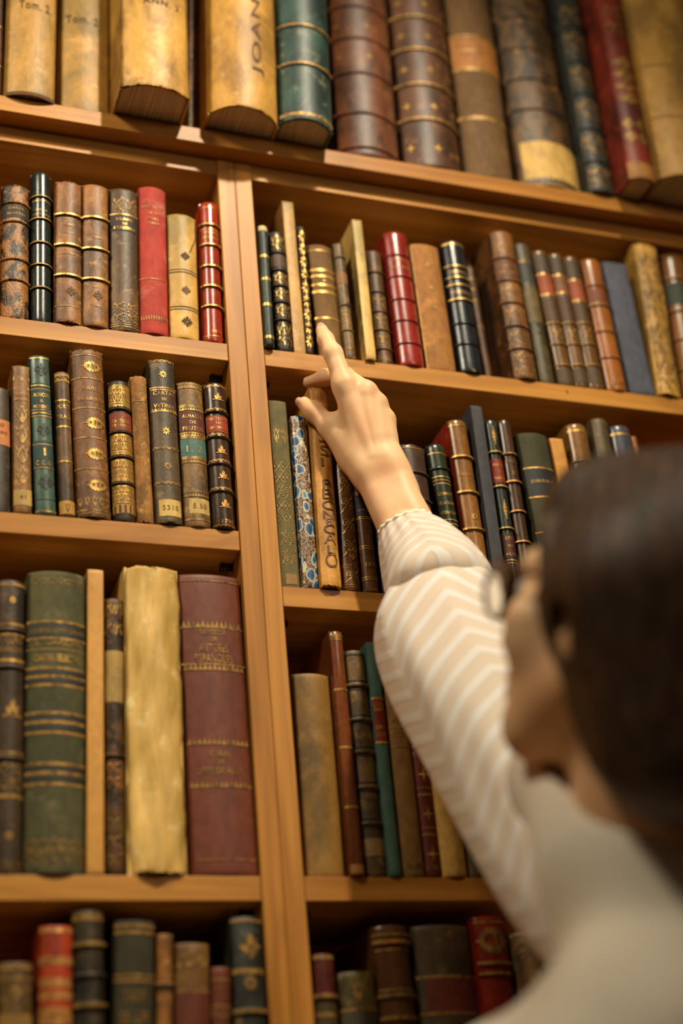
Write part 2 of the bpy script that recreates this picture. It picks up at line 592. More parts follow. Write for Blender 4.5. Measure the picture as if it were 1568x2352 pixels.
def layout():
    for b in BOOKS:
        tlx, tly, trx, try_, blx, bly, brx, bry = b['px']
        y = b['y']
        yb = y
        for _ in range(3):
            tl, tr, bl, br = at_y(tlx, tly, yb), at_y(trx, try_, yb), at_y(blx, bly, yb), at_y(brx, bry, yb)
            wd = 0.5 * ((tr[0] - tl[0]) + (br[0] - bl[0]))
            b['sag'] = max(0.0006, b['rnd'] * wd * 0.5)
            yb = y + b['sag']
        zs = SHELF_Z[b['row']]
        zt, zb = (tl[2] + tr[2]) / 2, (bl[2] + br[2]) / 2
        slope = ((tl[0] + tr[0]) - (bl[0] + br[0])) / 2 / max(0.02, zt - zb)
        slope = max(-0.16, min(0.16, slope))
        mid = (bl[0] + br[0]) / 2 - slope * (zb - zs)
        b['w'], b['slope'] = wd, slope
        b['x0'], b['x1'] = mid - wd / 2, mid + wd / 2
        b['hh'] = b['h'] or (zt - zs)
    rows = {}
    for b in BOOKS:
        rows.setdefault(b['row'], []).append(b)
    for r in rows.values():
        r.sort(key=lambda q: q['x0'] + q['x1'])
        lo, hi = (X1, 1.319) if r[0]['row'] in ZR else (-0.429, X0)
        if r[0]['row'] == 'A':
            lo, hi = -0.4, 1.3
        for _ in range(4):
            for p, q in zip(r[:-1], r[1:]):
                for z in (0.0, min(p['hh'], q['hh'])):
                    o = (p['x1'] + p['slope'] * z) - (q['x0'] + q['slope'] * z) + 0.0004
                    if o > 0:
                        fp = p['x1'] - p['x0']
                        fq = q['x1'] - q['x0']
                        p['x1'] -= o * fp / (fp + fq)
                        q['x0'] += o * fq / (fp + fq)
        for b in r:
            for z in (0.0, b['hh']):
                o = b['x1'] + b['slope'] * z + 0.0004 - hi
                if o > 0:
                    b['x1'] -= o
                o = lo + 0.0004 - (b['x0'] + b['slope'] * z)
                if o > 0:
                    b['x0'] += o
            b['w'] = (b['x1'] - b['x0']) * math.cos(math.atan(b['slope']))


def make_book(b, idx):
    w, h, slope = b['w'], b['hh'], b['slope']
    ang = math.atan(slope)
    h = h / math.cos(ang)
    sag = max(0.0006, b['rnd'] * w * 0.5)
    D = b['depth'] or min(0.24, max(0.085, h * 0.62))
    D = min(D, 0.283 - b['y'])
    xm = (b['x0'] + b['x1']) / 2
    zs = SHELF_Z[b['row']] + abs(math.sin(ang)) * w / 2
    root = empty('book', (xm, b['y'], zs))
    root.rotation_euler = (0, ang, 0)
    tag(root, b['label'], 'book', b['group'])
    rnd = random.Random(idx * 13 + 5)
    mk = dict(b['mk'])
    if b['kind'] == 'marble':
        mat = marbled('marbled_paper', idx)
    else:
        base = {'leather': dict(rough=0.48, scale=24), 'gloss': dict(rough=0.27, scale=20, wear=0.1, amt=0.45, bump=0.12, coat=0.3),
                'vellum': dict(rough=0.50, scale=16, c2=tuple(x * 0.74 for x in b['c']), wear=0.55, wearc=tuple(min(255, x * 1.12 + 10) for x in b['c']), fine=0.16, bump=0.4),
                'cloth': dict(rough=0.75, scale=10, amt=0.4, wear=0.12, fine=0.3, bump=0.3),
                'crackle': dict(rough=0.36, scale=58, amt=1.0, wear=0.8, bump=0.7, sharp=(0.46, 0.54))}[b['kind']]
        base.update(mk)
        mat = binding('binding', b['c'], seed=idx * 3 + 1, **base)
    cmat = mat if b['cover'] is None else binding('cover_paper', b['cover'], seed=idx * 3 + 2, rough=0.6)
    # spine arc
    R = ((w / 2) ** 2 + sag ** 2) / (2 * sag)
    th = math.asin(min(1.0, (w / 2) / R))
    half = R * th
    k1, k2, k3 = rnd.uniform(40, 90), rnd.uniform(20, 60), rnd.uniform(0, 6)

    def S(a, z, off=0.0):
        t = a * th
        o = off
        if b['wob']:
            o += b['wob'] * (math.sin(k1 * z + 3 * a + k3) * 0.5 + math.sin(k2 * 2.3 * z - 5 * a) * 0.4 + math.sin(9 * a + k3 + 17 * z) * 0.35)
        e = min(z, h - z)
        if e < 0.005:
            o -= 0.0011 * (1 - e / 0.005) ** 2
        return (R * math.sin(t) + o * math.sin(t), R * (1 - math.cos(t)) - o * math.cos(t), z)
    nx = 14
    zs_ = [0.0, 0.0012, 0.003, 0.006] + [0.006 + (h - 0.012) * i / 18 for i in range(1, 18)] + [h - 0.006, h - 0.003, h - 0.0012, h]
    V, F = [], []
    nz = len(zs_)
    for off in (0.0, -0.0024):
        for j, z in enumerate(zs_):
            for i in range(nx + 1):
                a = -1 + 2 * i / nx
                zz = z
                if b['ragged'] and j in (0, nz - 1):
                    zz += (1 if j == 0 else -1) * b['ragged'] * abs(math.sin(7 * a + k3) * 0.6 + math.sin(17 * a) * 0.4)
                V.append(S(a * (1.0 if off == 0 else 0.94), zz, off))
    n0 = nz * (nx + 1)
    for o in (0, n0):
        for j in range(nz - 1):
            for i in range(nx):
                q = [o + j * (nx + 1) + i, o + j * (nx + 1) + i + 1, o + (j + 1) * (nx + 1) + i + 1, o + (j + 1) * (nx + 1) + i]
                F.append(tuple(q if o == 0 else q[::-1]))
    for i in range(nx):
        F.append((i + 1, i, n0 + i, n0 + i + 1))
        t = (nz - 1) * (nx + 1)
        F.append((t + i, t + i + 1, n0 + t + i + 1, n0 + t + i))
    for j in range(nz - 1):
        F.append((j * (nx + 1), (j + 1) * (nx + 1), n0 + (j + 1) * (nx + 1), n0 + j * (nx + 1)))
        q = j * (nx + 1) + nx
        F.append((q + nx + 1, q, n0 + q, n0 + q + nx + 1))
    sp_ = mesh('spine', V, F, mat, root, True)
    nsm = 2 * (nz - 1) * nx
    sp_.data.polygons.foreach_set('use_smooth', [i < nsm for i in range(len(F))])
    # boards and pages
    ct = min(0.0028, w * 0.16)
    for s in (-1, 1):
        xa, xb = sorted((s * w / 2, s * (w / 2 - ct)))
        cb = box('cover_board', (xa, sag + 0.0007, 0.0), (xb, D, h), cmat, root, 0.0)
        if s < 0 and b['wob']:
            pass
    pb = 0.0035 if b['row'] != 'A' else 0.004
    iw = w / 2 - ct - 0.0002
    pv, pf = [], []
    m = 8
    for z in (pb, h - 0.004):
        for i in range(m + 1):
            a = (-1 + 2 * i / m)
            t = a * th * 0.9
            pv.append((iw * a, min(sag, R * (1 - math.cos(t))) + 0.0028, z))
        pv += [(iw, D - 0.004, z), (-iw, D - 0.004, z)]
    n = m + 3
    pf = [tuple(range(n))[::-1], tuple(range(n, 2 * n))]
    pf = [tuple(range(n)), tuple(range(2 * n - 1, n - 1, -1))]
    for i in range(n):
        pf.append((i, i + n, (i + 1) % n + n, (i + 1) % n))
    mesh('page_block', pv, pf, PAGES, root)
    # --- ornament
    Mw = Matrix.Translation((xm, b['y'], zs)) @ Matrix.Rotation(ang, 4, 'Y')

    def z_of(v):                               # height on the spine that the photograph shows at row v
        lo, hi = -0.05, h + 0.05
        for _ in range(26):
            mid = (lo + hi) / 2
            if to_px(Mw @ Vector((0, 0, mid)))[1] > v:
                lo = mid
            else:
                hi = mid
        return min(h - 0.0005, max(0.0005, (lo + hi) / 2))
    groups = {}

    def add(kind, polys, a0, z0, sx, sz, off, rot=0.0):
        gv, gf = groups.setdefault(kind, ([], []))
        c, s = math.cos(rot), math.sin(rot)
        for P in polys:
            base = len(gv)
            for (x, yy) in P:
                X, Z = x * sx, yy * sz
                X, Z = X * c - Z * s, X * s + Z * c
                gv.append(S(max(-1, min(1, a0 + X / half)), min(h - 0.0002, max(0.0002, z0 + Z)), off))
            gf.append(tuple(range(base, base + len(P))))

    def strip(kind, z, t, off, a0=-1.0, a1=1.0, n=12):
        gv, gf = groups.setdefault(kind, ([], []))
        base = len(gv)
        for i in range(n + 1):
            a = a0 + (a1 - a0) * i / n
            gv.append(S(a, z - t / 2, off))
            gv.append(S(a, z + t / 2, off))
        for i in range(n):
            gf.append((base + 2 * i, base + 2 * i + 2, base + 2 * i + 3, base + 2 * i + 1))
    ribs = []

    def flush(op):
        for k, (gv, gf) in groups.items():
            gold = k[-1] in 'gdc'
            nm = {'l': 'gilt_line' if gold else 'dark_line', 'r': 'gilt_line', 'o': 'gilt_ornament' if gold else 'stamped_ornament',
                  'T': 'gilt_lettering' if gold else 'inked_lettering', 'V': 'inked_lettering', 'w': 'gilt_tooling' if gold else 'stamped_tooling',
                  'p': 'gilt_tooling' if gold else 'stamped_tooling'}[op]
            o_ = mesh(nm, gv, gf, TINT[k[-1]], root)
            if op not in 'lr':
                o_['kind'] = 'stuff'           # letters and leaf-work too small to pick apart
        groups.clear()
    for d in b['deco']:
        op = d[0]
        if op == 'l':                          # gilt line: v, thickness px, tint
            z = z_of(d[1])
            t = (d[2] if len(d) > 2 else 3) * 0.0005
            o = 0.0004
            for rz, rh in ribs:
                if abs(rz - z) < 0.0018:
                    o = rh + 0.0003
            strip('tool_' + (d[3] if len(d) > 3 else 'g'), z, t, o)
        elif op == 'r':                        # raised band: v, height px, tint of the line on it
            z = z_of(d[1])
            t = (d[2] if len(d) > 2 else 9) * 0.0005
            hh = min(0.0022, t * 0.5)
            ribs.append((z, hh))
            rv, rf = [], []
            prof = [(-0.5, -0.0003), (-0.42, 0.45), (-0.2, 0.92), (0, 1.0), (0.2, 0.92), (0.42, 0.45), (0.5, -0.0003)]
            for i in range(13):
                a = -1 + 2 * i / 12
                for (pz, po) in prof:
                    rv.append(S(a, z + pz * t, po * hh if po > 0 else -0.0004))
            for i in range(12):
                for j in range(6):
                    rf.append((i * 7 + j, (i + 1) * 7 + j, (i + 1) * 7 + j + 1, i * 7 + j + 1))
            mesh('raised_band', rv, rf, mat, root, True)
            if len(d) > 3 and d[3]:
                strip('tool_' + d[3], z, t * 0.45, hh + 0.0003)
        elif op == 'b':                        # pasted label: v0, v1, colour, a0, a1
            z1, z0 = z_of(d[1]), z_of(d[2])
            a0, a1 = (d[4], d[5]) if len(d) > 5 else (-0.97, 0.97)
            gv, gf = [], []
            for i in range(13):
                a = a0 + (a1 - a0) * i / 12
                for j in range(5):
                    gv.append(S(a, z0 + (z1 - z0) * j / 4, 0.00035))
            for i in range(12):
                for j in range(4):
                    gf.append((i * 5 + j, (i + 1) * 5 + j, (i + 1) * 5 + j + 1, i * 5 + j + 1))
            lo_ = mesh('spine_label', gv, gf, colour(d[3]), root, True)
        elif op == 'T':                        # text: v, string, height px, tint, a, max width
            z = z_of(d[1])
            hh = d[3] * 0.00052
            a0 = d[5] if len(d) > 5 else 0.0
            mw = (d[6] if len(d) > 6 else 1.45) * half
            tv, tf = get_text(d[2])
            width = (tv[:, 0].max() - tv[:, 0].min()) * hh
            sx = hh * (min(1.0, mw / width) if len(d[2]) > 1 else (min(1.35, 1.15 * half / width) if hh > 0.008 else 1.0))
            gv, gf = groups.setdefault('text_' + (d[4] if len(d) > 4 else 'g'), ([], []))
            base = len(gv)
            for (x, yy) in tv:
                gv.append(S(a0 + x * sx / half, z + yy * hh, 0.0007))
            gf += [tuple(base + i for i in f_) for f_ in tf]
        elif op == 'V':                        # text running along the spine: v0, v1, string, tint, width share
            z1, z0 = z_of(d[1]), z_of(d[2])
            tv, tf = get_text(d[3])
            L = tv[:, 0].max() - tv[:, 0].min()
            gv, gf = groups.setdefault('text_' + d[4], ([], []))
            base = len(gv)
            sgn = d[6] if len(d) > 6 else 1
            for (x, yy) in tv:
                zz = (z0 + z1) / 2 - sgn * x / L * (z1 - z0)
                gv.append(S(sgn * yy * d[5] + (d[7] if len(d) > 7 else 0), zz, 0.0007))
            gf += [tuple(base + i for i in f_) for f_ in tf]
        elif op == 'o':                        # ornament: kind, v, size px (w, h), tint, a
            sz = d[3] if isinstance(d[3], tuple) else (d[3], d[3])
            add('tool_' + (d[4] if len(d) > 4 else 'g'), get_motif(d[1]), d[5] if len(d) > 5 else 0.0, z_of(d[2]), sz[0] * 0.0005, sz[1] * 0.00055, 0.0006)
        elif op == 'w':                        # row of motifs: kind, v, count, height px, tint
            z = z_of(d[2])
            n = d[3]
            for i in range(n):
                a = -0.94 + 1.88 * (i + 0.5) / n
                add('tool_' + (d[5] if len(d) > 5 else 'g'), get_motif(d[1]), a, z, 1.88 * half / n * 0.96, d[4] * 0.00055, 0.0006)
        elif op == 'p':                        # panel of motifs: kind, v0, v1, nx, ny, tint
            z1, z0 = z_of(d[2]), z_of(d[3])
            for i in range(d[4]):
                for j in range(d[5]):
                    a = -0.86 + 1.72 * (i + 0.5) / d[4]
                    zz = z0 + (z1 - z0) * (j + 0.5) / d[5]
                    add('tool_' + (d[6] if len(d) > 6 else 'g'), get_motif(d[1]), a, zz, 1.72 * half / d[4] * 0.95, (z1 - z0) / d[5] * 0.95, 0.0006)
        flush(op)
    b['root'], b['S'], b['half'], b['zof'] = root, S, half, z_of
    return root

# ------------------------------------------------------------------ the books, shelf by shelf
def yb(u, v, row):
    return float(at_z(u, v, SHELF_Z[row])[1])


VEL = (180, 142, 80)
GA = None
# --- top shelf, folios (their heads are above the frame)
B('A', 'dark red folio sliver at the left end of the top shelf', (-22, 0, 9, 0, -24, 222, 7, 224), (96, 56, 34), [('l', 60), ('l', 150)], y=-0.012, h=0.37)
B('A', 'pale vellum folio lettered Tom. 2, standing leftmost of the vellum volumes', (14, 0, 131, 0, 8, 221, 124, 238), VEL,
  [('T', 12, 'Tom. 2.', 26, 'i', 0.1, 1.3), ('l', 214, 7, 'f')], y=yb(62, 214, 'A'), h=0.385, kind='vellum', rnd=0.3)
B('A', 'pale vellum folio lettered Tom, half shaded by the thicker volume beside it', (139, 0, 253, 0, 134, 240, 256, 262), VEL,
  [('T', 46, 'Tom. 2', 24, 'i', -0.15, 1.2)], y=-0.017, h=0.38, kind='vellum', rnd=0.3)
B('A', 'thick stained vellum folio with open page edges under its torn foot', (262, 0, 436, 0, 280, 213, 428, 237), (194, 154, 84),
  [('T', 3, 'ANN. 2.', 18, 'i', 0.2, 1.2)], y=yb(352, 197, 'A'), h=0.39, kind='vellum', rnd=0.34, wob=0.0007, ragged=0.004, c2=(140, 100, 50), amt=1.0)
B('A', 'thin speckled brown volume squeezed beside the thick stained vellum folio', (437, 0, 455, 0, 432, 290, 456, 293), (128, 96, 56), y=0.0, h=0.34, kind='crackle', rnd=0.2)
B('A', 'thick vellum folio lettered Joannis down the spine', (472, 0, 630, 0, 473, 294, 641, 306), (188, 146, 76),
  [('V', -110, 165, 'JOANNIS', 'i', 0.30, -1, 0.25)], y=yb(556, 246, 'A'), h=0.39, kind='vellum', rnd=0.55, ragged=0.004, wob=0.0005, c2=(150, 108, 54), amt=1.0)
B('A', 'worn dark green leather folio with gold band lines', (636, 0, 748, 0, 643, 318, 764, 317), (48, 76, 66),
  [('r', 60, 12, 'd'), ('r', 148, 12, 'd'), ('l', 262, 10, 'd')], y=yb(706, 275, 'A'), h=0.37, rnd=0.5, wear=0.6, wearc=(140, 132, 92), c2=(26, 44, 40))
B('A', 'reddish brown leather folio with raised bands next to the green one', (752, 0, 885, 0, 770, 350, 918, 368), (112, 66, 42),
  [('r', 15, 14), ('r', 88, 14), ('r', 168, 14), ('r', 260, 14), ('r', 340, 10)] + [('o', 'star4', v, 26, 'd', a) for v in (60, 130) for a in (-0.75, 0.05, 0.75)],
  y=-0.022, h=0.37, rnd=0.5, wear=0.25, wearc=(170, 110, 70))
B('A', 'dark brown leather folio dotted with gold stars on every panel', (890, 0, 1016, 0, 922, 370, 1060, 392), (92, 58, 38),
  [('r', 40, 14, 'd'), ('r', 115, 14, 'd'), ('r', 195, 14, 'd'), ('r', 275, 14, 'd')] +
  [('o', 'star4', v, 30, 'g', a) for v in (8, 82, 160, 244, 340) for a in (-0.7, 0.05, 0.75)], y=-0.022, h=0.37, rnd=0.5)
B('A', 'plain brown folio with an ochre band near its middle', (1020, 0, 1120, 0, 1064, 395, 1178, 414), (104, 78, 48),
  [('b', 88, 160, (168, 112, 56)), ('l', 84, 8, 'd'), ('l', 118, 6, 'd'), ('l', 160, 12, 'd'), ('l', 272, 12, 'd')], y=-0.02, h=0.36, rnd=0.4, kind='cloth')
B('A', 'mottled brown folio with a cream patch pasted on its foot', (1124, 0, 1258, 0, 1186, 416, 1338, 438), (104, 78, 54),
  [('b', 326, 428, (214, 180, 120), -0.8, 0.97), ('r', 40, 10), ('r', 112, 10), ('r', 182, 10), ('r', 252, 10), ('o', 'dot', 52, 14, 'd', -0.3), ('o', 'dot', 190, 18, 'c', 0.5), ('o', 'dot', 120, 14, 'd', -0.5)],
  y=-0.024, h=0.37, kind='crackle', rnd=0.45, c2=(66, 50, 40), wear=0.35)
B('A', 'dark blue leather folio with dense gilt panels', (1262, 0, 1338, 0, 1343, 440, 1421, 452), (58, 58, 50),
  [('p', 'blotch', 8, 55, 1, 1, 'd')] + [q for v in (85, 165, 240, 320, 395) for q in (('r', v - 24, 10), ('p', 'blotch', v - 16, v + 36, 2, 1, 'd'))], y=-0.03, h=0.36, rnd=0.5)
B('A', 'tall dark red leather folio with gilt flowers, leaning at the right of the top shelf', (1352, 0, 1424, 0, 1432, 428, 1504, 425), (132, 48, 36),
  [('p', 'blotch', 10, 80, 1, 2, 'd'), ('p', 'rosette', 130, 240, 1, 4, 'd'), ('p', 'rosette', 270, 330, 2, 2, 'd'), ('b', 372, 412, (170, 122, 70))], y=yb(1472, 408, 'A'), h=0.36, rnd=0.4)
B('A', 'wide pale vellum folio cut by the right edge of the top shelf', (1428, 0, 1572, 0, 1508, 425, 1660, 430), (178, 140, 78), [('l', 152, 4, 'f'), ('l', 270, 4, 'f')],
  y=yb(1580, 402, 'A'), h=0.38, kind='vellum', rnd=0.4, wob=0.0008, c2=(140, 104, 56), amt=1.0)
# --- second shelf, left bookcase
B('B', 'crackled tan and black book with a dark title label, left end of its shelf', (4, 432, 67, 434, 0, 727, 66, 733), (158, 108, 58),
  [('r', 465, 8), ('b', 470, 499, (52, 46, 34)), ('r', 508, 8), ('r', 594, 8), ('r', 642, 8), ('T', 478, 'OBRAS', 7, 'd'), ('T', 490, 'SELECTAS', 6, 'd')], kind='crackle', c2=(52, 38, 26), wear=0.9, wearc=(176, 128, 72), rnd=0.55, ragged=0.003, y=0.002)
B('B', 'slim glossy blackish green book with fine raised bands', (70, 404, 117, 406, 71, 735, 117, 740), (38, 46, 40),
  [('r', 451, 7, 'd'), ('r', 502, 7, 'd'), ('r', 556, 7, 'd'), ('r', 607, 7, 'd'), ('r', 660, 7, 'd'), ('T', 461, 'BIBLIOTECA', 6), ('T', 482, 'DE LA', 6), ('T', 492, 'HISTORIA', 6)], kind='gloss', rnd=0.8, y=0.003)
B('B', 'tan calf book with broad gold bands, the left one of a matching pair', (127, 420, 187, 423, 126, 742, 187, 748), (150, 102, 60),
  [('r', 493, 11, 'g'), ('r', 562, 11, 'g'), ('r', 632, 11, 'g'), ('o', 'rosette', 668, 24, 'f', 0.15), ('T', 516, 'RIME', 7, 'd'), ('T', 534, 'ITALIA', 6, 'd'), ('l', 702, 2, 'd'), ('l', 582, 2, 'd')],
  rnd=0.35, y=-0.003, ragged=0.003, wear=0.6, wearc=(202, 150, 88))
B('B', 'tan calf book with broad gold bands, the right one of a matching pair', (190, 428, 248, 432, 189, 748, 249, 753), (156, 108, 62),
  [('r', 500, 11, 'g'), ('r', 571, 11, 'g'), ('r', 641, 11, 'g'), ('o', 'rosette', 678, 24, 'f', 0.15), ('T', 545, 'POEMI', 6, 'd'), ('T', 658, '1829', 6, 'd'), ('T', 702, 'TOMO', 6, 'd')],
  rnd=0.35, y=-0.003, wear=0.6, wearc=(206, 154, 90))
B('B', 'olive brown gilt book with a dark lettered label beside the red cloth book', (251, 438, 316, 442, 254, 756, 319, 760), (112, 82, 44),
  [('b', 496, 530, (48, 34, 26)), ('l', 492, 3), ('T', 504, 'BRAVO', 8), ('T', 514, 'DE', 6), ('T', 524, 'A TORQUEMADA', 8), ('p', 'blotch', 692, 742, 2, 2, 'd'), ('l', 745, 2, 'd'), ('l', 750, 2, 'd'), ('p', 'blotch', 450, 490, 2, 1, 'd')],
  rnd=0.35, y=0.0, wear=0.7, wearc=(178, 138, 74))
B('B', 'plain red cloth book with faded spine', (317, 434, 380, 440, 322, 764, 386, 769), (176, 62, 58),
  [('T', 475, 'HISTORIA', 8, 'd'), ('T', 490, 'DE LA', 7, 'd'), ('T', 503, 'REAL', 7, 'd'), ('T', 513, 'CASA', 7, 'd'), ('l', 640, 2, 'd'), ('w', 'tooth', 730, 12, 10, 'd')], kind='cloth', rnd=0.4, y=-0.002, wear=0.25, wearc=(226, 170, 140), c2=(150, 48, 46))
B('B', 'short cream vellum book with brown flower stamps and a leather tie', (384, 498, 447, 502, 388, 770, 459, 776), (210, 172, 106),
  [('o', 'rosette', 587, 22, 'i', 0.1), ('o', 'rosette', 666, 22, 'f', 0.1), ('o', 'rosette', 738, 26, 'i', 0.1), ('l', 625, 3, 'f'), ('l', 619, 2, 'f'), ('l', 704, 3, 'f'), ('l', 710, 2, 'f')], kind='vellum', rnd=0.4, y=0.0, wob=0.0004)
B('B', 'bright red leather book with gold raised bands against the upright', (459, 472, 502, 474, 466, 779, 517, 783), (168, 54, 36),
  [('r', 516, 9, 'g'), ('r', 562, 9, 'g'), ('r', 611, 9, 'g'), ('r', 657, 9, 'g'), ('r', 703, 9, 'g'), ('T', 534, 'CRONICA', 7), ('T', 545, 'DEL REY', 8), ('T', 761, '1890', 8, 'g', 0.25), ('l', 771, 2), ('l', 476, 2), ('l', 526, 2)], kind='gloss', rnd=0.6, y=0.0)
# --- second shelf, right bookcase
B('C', 'thin dark green book with four gold bands and a frayed white cap', (590, 521, 612, 521, 606, 790, 630, 796), (54, 66, 56),
  [('b', 508, 529, (206, 190, 152)), ('l', 587, 8), ('l', 639, 8), ('l', 698, 8), ('l', 773, 8)], rnd=0.6, y=-0.008)
B('C', 'small black book crowded with gilt panels next to the thin green one', (617, 538, 652, 538, 634, 798, 675, 803), (54, 42, 32),
  [('p', 'blotch', 537, 574, 2, 1), ('r', 580, 8), ('b', 584, 612, (92, 70, 62)), ('r', 618, 8)] + [q for a, c in ((624, 652), (660, 688), (697, 727), (738, 795)) for q in (('r', a - 4, 8), ('p', 'blotch', a, c, 2, 1))], rnd=0.6, y=0.0)
B('C', 'tall pale cream pamphlet rising above the gilt books', (643, 463, 677, 463, 677, 805, 701, 807), (196, 154, 92), [], kind='vellum', rnd=0.06, y=0.003, depth=0.15, cover=(150, 110, 64))
B('C', 'narrow dark book with gilt blossoms behind the tall cream pamphlet', (682, 522, 697, 522, 701, 806, 721, 809), (70, 46, 26),
  [('p', 'petals', 528, 800, 1, 9), ('r', 588, 6), ('r', 640, 6), ('r', 692, 6), ('r', 752, 6)], rnd=0.7, y=0.0)
B('C', 'olive brown book with five gold lines behind the pointing fingertip', (703, 568, 762, 568, 732, 813, 788, 818), (118, 88, 50),
  [('l', 575, 7, 'd'), ('l', 620, 8), ('l', 634, 7), ('l', 654, 7), ('l', 670, 8), ('l', 730, 6), ('o', 'dot', 645, 8, 'd')], rnd=0.35, y=0.004, kind='cloth')
B('C', 'slim grey brown mottled book beside the upright cream board book', (764, 562, 787, 562, 791, 820, 818, 826), (140, 114, 82),
  [('r', 590, 6), ('b', 625, 650, (150, 106, 76)), ('r', 700, 6), ('l', 715, 3, 'd'), ('r', 758, 6), ('l', 800, 3, 'd'), ('p', 'blotch', 712, 752, 1, 1, 'd')], rnd=0.6, y=0.0, wear=0.6)
B('C', 'thin cream board book with its pale side cover showing', (809, 505, 829, 505, 841, 827, 865, 832), (222, 186, 122), [], kind='vellum', rnd=0.08, y=-0.004, depth=0.13, cover=(214, 182, 124), wear=0.2)
B('C', 'brown banded book wedged between the cream board book and the glossy red one', (838, 578, 873, 582, 866, 832, 903, 838), (104, 74, 44),
  [('r', 625, 7), ('r', 670, 7), ('r', 715, 7), ('r', 757, 7), ('r', 801, 7), ('p', 'blotch', 678, 708, 1, 1, 'd'), ('p', 'blotch', 722, 750, 1, 1, 'd'), ('p', 'blotch', 765, 795, 1, 1, 'd'), ('l', 826, 3, 'd')], rnd=0.5, y=0.006)
B('C', 'glossy crimson leather book with five raised bands', (879, 541, 932, 543, 914, 836, 976, 842), (146, 44, 42),
  [('r', 585, 7, ''), ('r', 634, 7, ''), ('r', 686, 7, ''), ('r', 735, 7, ''), ('r', 787, 7, ''), ('T', 597, 'POESIAS', 7, 'd'), ('T', 614, 'ESCOGIDAS', 7, 'd')], kind='gloss', rnd=0.55, y=-0.003)
B('C', 'wide tan suede book with a pale left edge', (938, 562, 1006, 570, 981, 845, 1046, 852), (158, 110, 60),
  [('o', 'petals', 608, 16, 'd'), ('o', 'dot', 660, 10, 'd'), ('o', 'dot', 705, 10, 'd'), ('b', 566, 846, (206, 166, 108), -0.98, -0.9)], kind='cloth', rnd=0.25, y=0.002, wear=0.4)
B('C', 'glossy black book with gold title bands on the right bookcase', (1013, 561, 1062, 560, 1055, 852, 1109, 858), (36, 38, 44),
  [('l', 560, 5, 'g'), ('r', 612, 7, 'g'), ('T', 624, 'OBRAS', 9), ('r', 638, 7, 'g'), ('r', 655, 7, 'g'), ('T', 671, 'POETICAS', 9), ('r', 688, 8, 'g'), ('r', 742, 8), ('r', 789, 8), ('o', 'dot', 852, 8, 'g')], kind='gloss', rnd=0.55, y=-0.004)
B('C', 'recessed brown book with gilt stripes right of the black one', (1066, 592, 1088, 592, 1112, 850, 1134, 856), (124, 84, 42), [('l', 640, 5, 'd'), ('l', 665, 5, 'd'), ('l', 690, 5, 'd'), ('b', 645, 690, (84, 56, 30))], y=0.05, rnd=0.4)
B('C', 'thick brown book with six gilt compartments', (1099, 538, 1174, 544, 1156, 866, 1231, 874), (134, 88, 50),
  [('r', v, 9) for v in (592, 643, 694, 748, 800)] + [('p', 'blotch', a, c, 2, 1, 'd') for a, c in ((552, 584), (652, 686), (703, 738), (757, 792), (806, 836), (840, 868))] + [('b', 598, 637, (104, 62, 40)), ('T', 612, 'HISTORIA', 8, 'd'), ('T', 625, 'NATURAL', 8, 'd')], rnd=0.5, y=-0.004)
B('C', 'dull grey green book left of three brown labelled volumes', (1180, 562, 1213, 562, 1240, 876, 1273, 880), (84, 76, 58),
  [('b', 605, 645, (62, 58, 52)), ('b', 660, 740, (104, 90, 62)), ('l', 600, 3, 'd')], rnd=0.4, y=0.002)
for k, (px, lab, wh) in enumerate(((( 1221, 580, 1255, 580, 1283, 881, 1319, 884), (629, 676), 'first'), ((1258, 586, 1290, 586, 1320, 884, 1352, 888), (632, 672), 'second'),
                                  ((1292, 593, 1326, 593, 1354, 889, 1386, 893), (643, 690), 'third'))):
    B('C', 'slim brown book with red label, %s from the left of a set of three' % wh, px, (118, 84, 50),
      [('b', lab[0], lab[1], (150, 74, 46) if k != 1 else (126, 84, 56)), ('b', 582 + 7 * k, lab[0] - 6, (74, 60, 46)), ('l', lab[0], 3), ('l', lab[1], 3), ('r', 742, 6, 'd'), ('r', 790, 6, 'd'), ('r', 838, 6, 'd'), ('b', lab[1] + 6, 736, (84, 60, 40)), ('b', 845, 878, (84, 66, 46)), ('p', 'blotch', 750, 782, 1, 1, 'd')],
      kind='gloss', rnd=0.5, y=0.0, group='three labelled brown volumes', c2=(84, 56, 32))
B('C', 'shiny chestnut book with raised bands beside the blue grey one', (1331, 601, 1378, 601, 1394, 893, 1438, 899), (164, 104, 56),
  [('r', 655, 8), ('r', 700, 8, 'd'), ('r', 760, 8), ('r', 820, 8), ('b', 663, 692, (124, 70, 40)), ('l', 880, 3, 'd')], kind='gloss', rnd=0.5, y=-0.002)
B('C', 'plain matte blue grey book', (1384, 604, 1435, 606, 1446, 898, 1505, 905), (96, 98, 112), [], kind='cloth', rnd=0.12, y=0.0, wear=0.05)
B('C', 'crumpled vellum book with a mottled spine near the right edge', (1452, 566, 1507, 566, 1512, 906, 1562, 914), (206, 164, 92), [('p', 'blotch', 575, 900, 2, 4, 'f')], kind='vellum', rnd=0.3, wob=0.0012, y=-0.004, ragged=0.004, c2=(150, 112, 60), amt=1.0)
B('C', 'brown book with a dark green label cut by the right edge', (1514, 596, 1582, 598, 1565, 914, 1636, 922), (146, 98, 56), [('b', 650, 700, (60, 66, 50)), ('r', 640, 8, 'd'), ('r', 715, 8, 'd'), ('r', 780, 8), ('r', 850, 8)], kind='gloss', rnd=0.5, y=0.0)
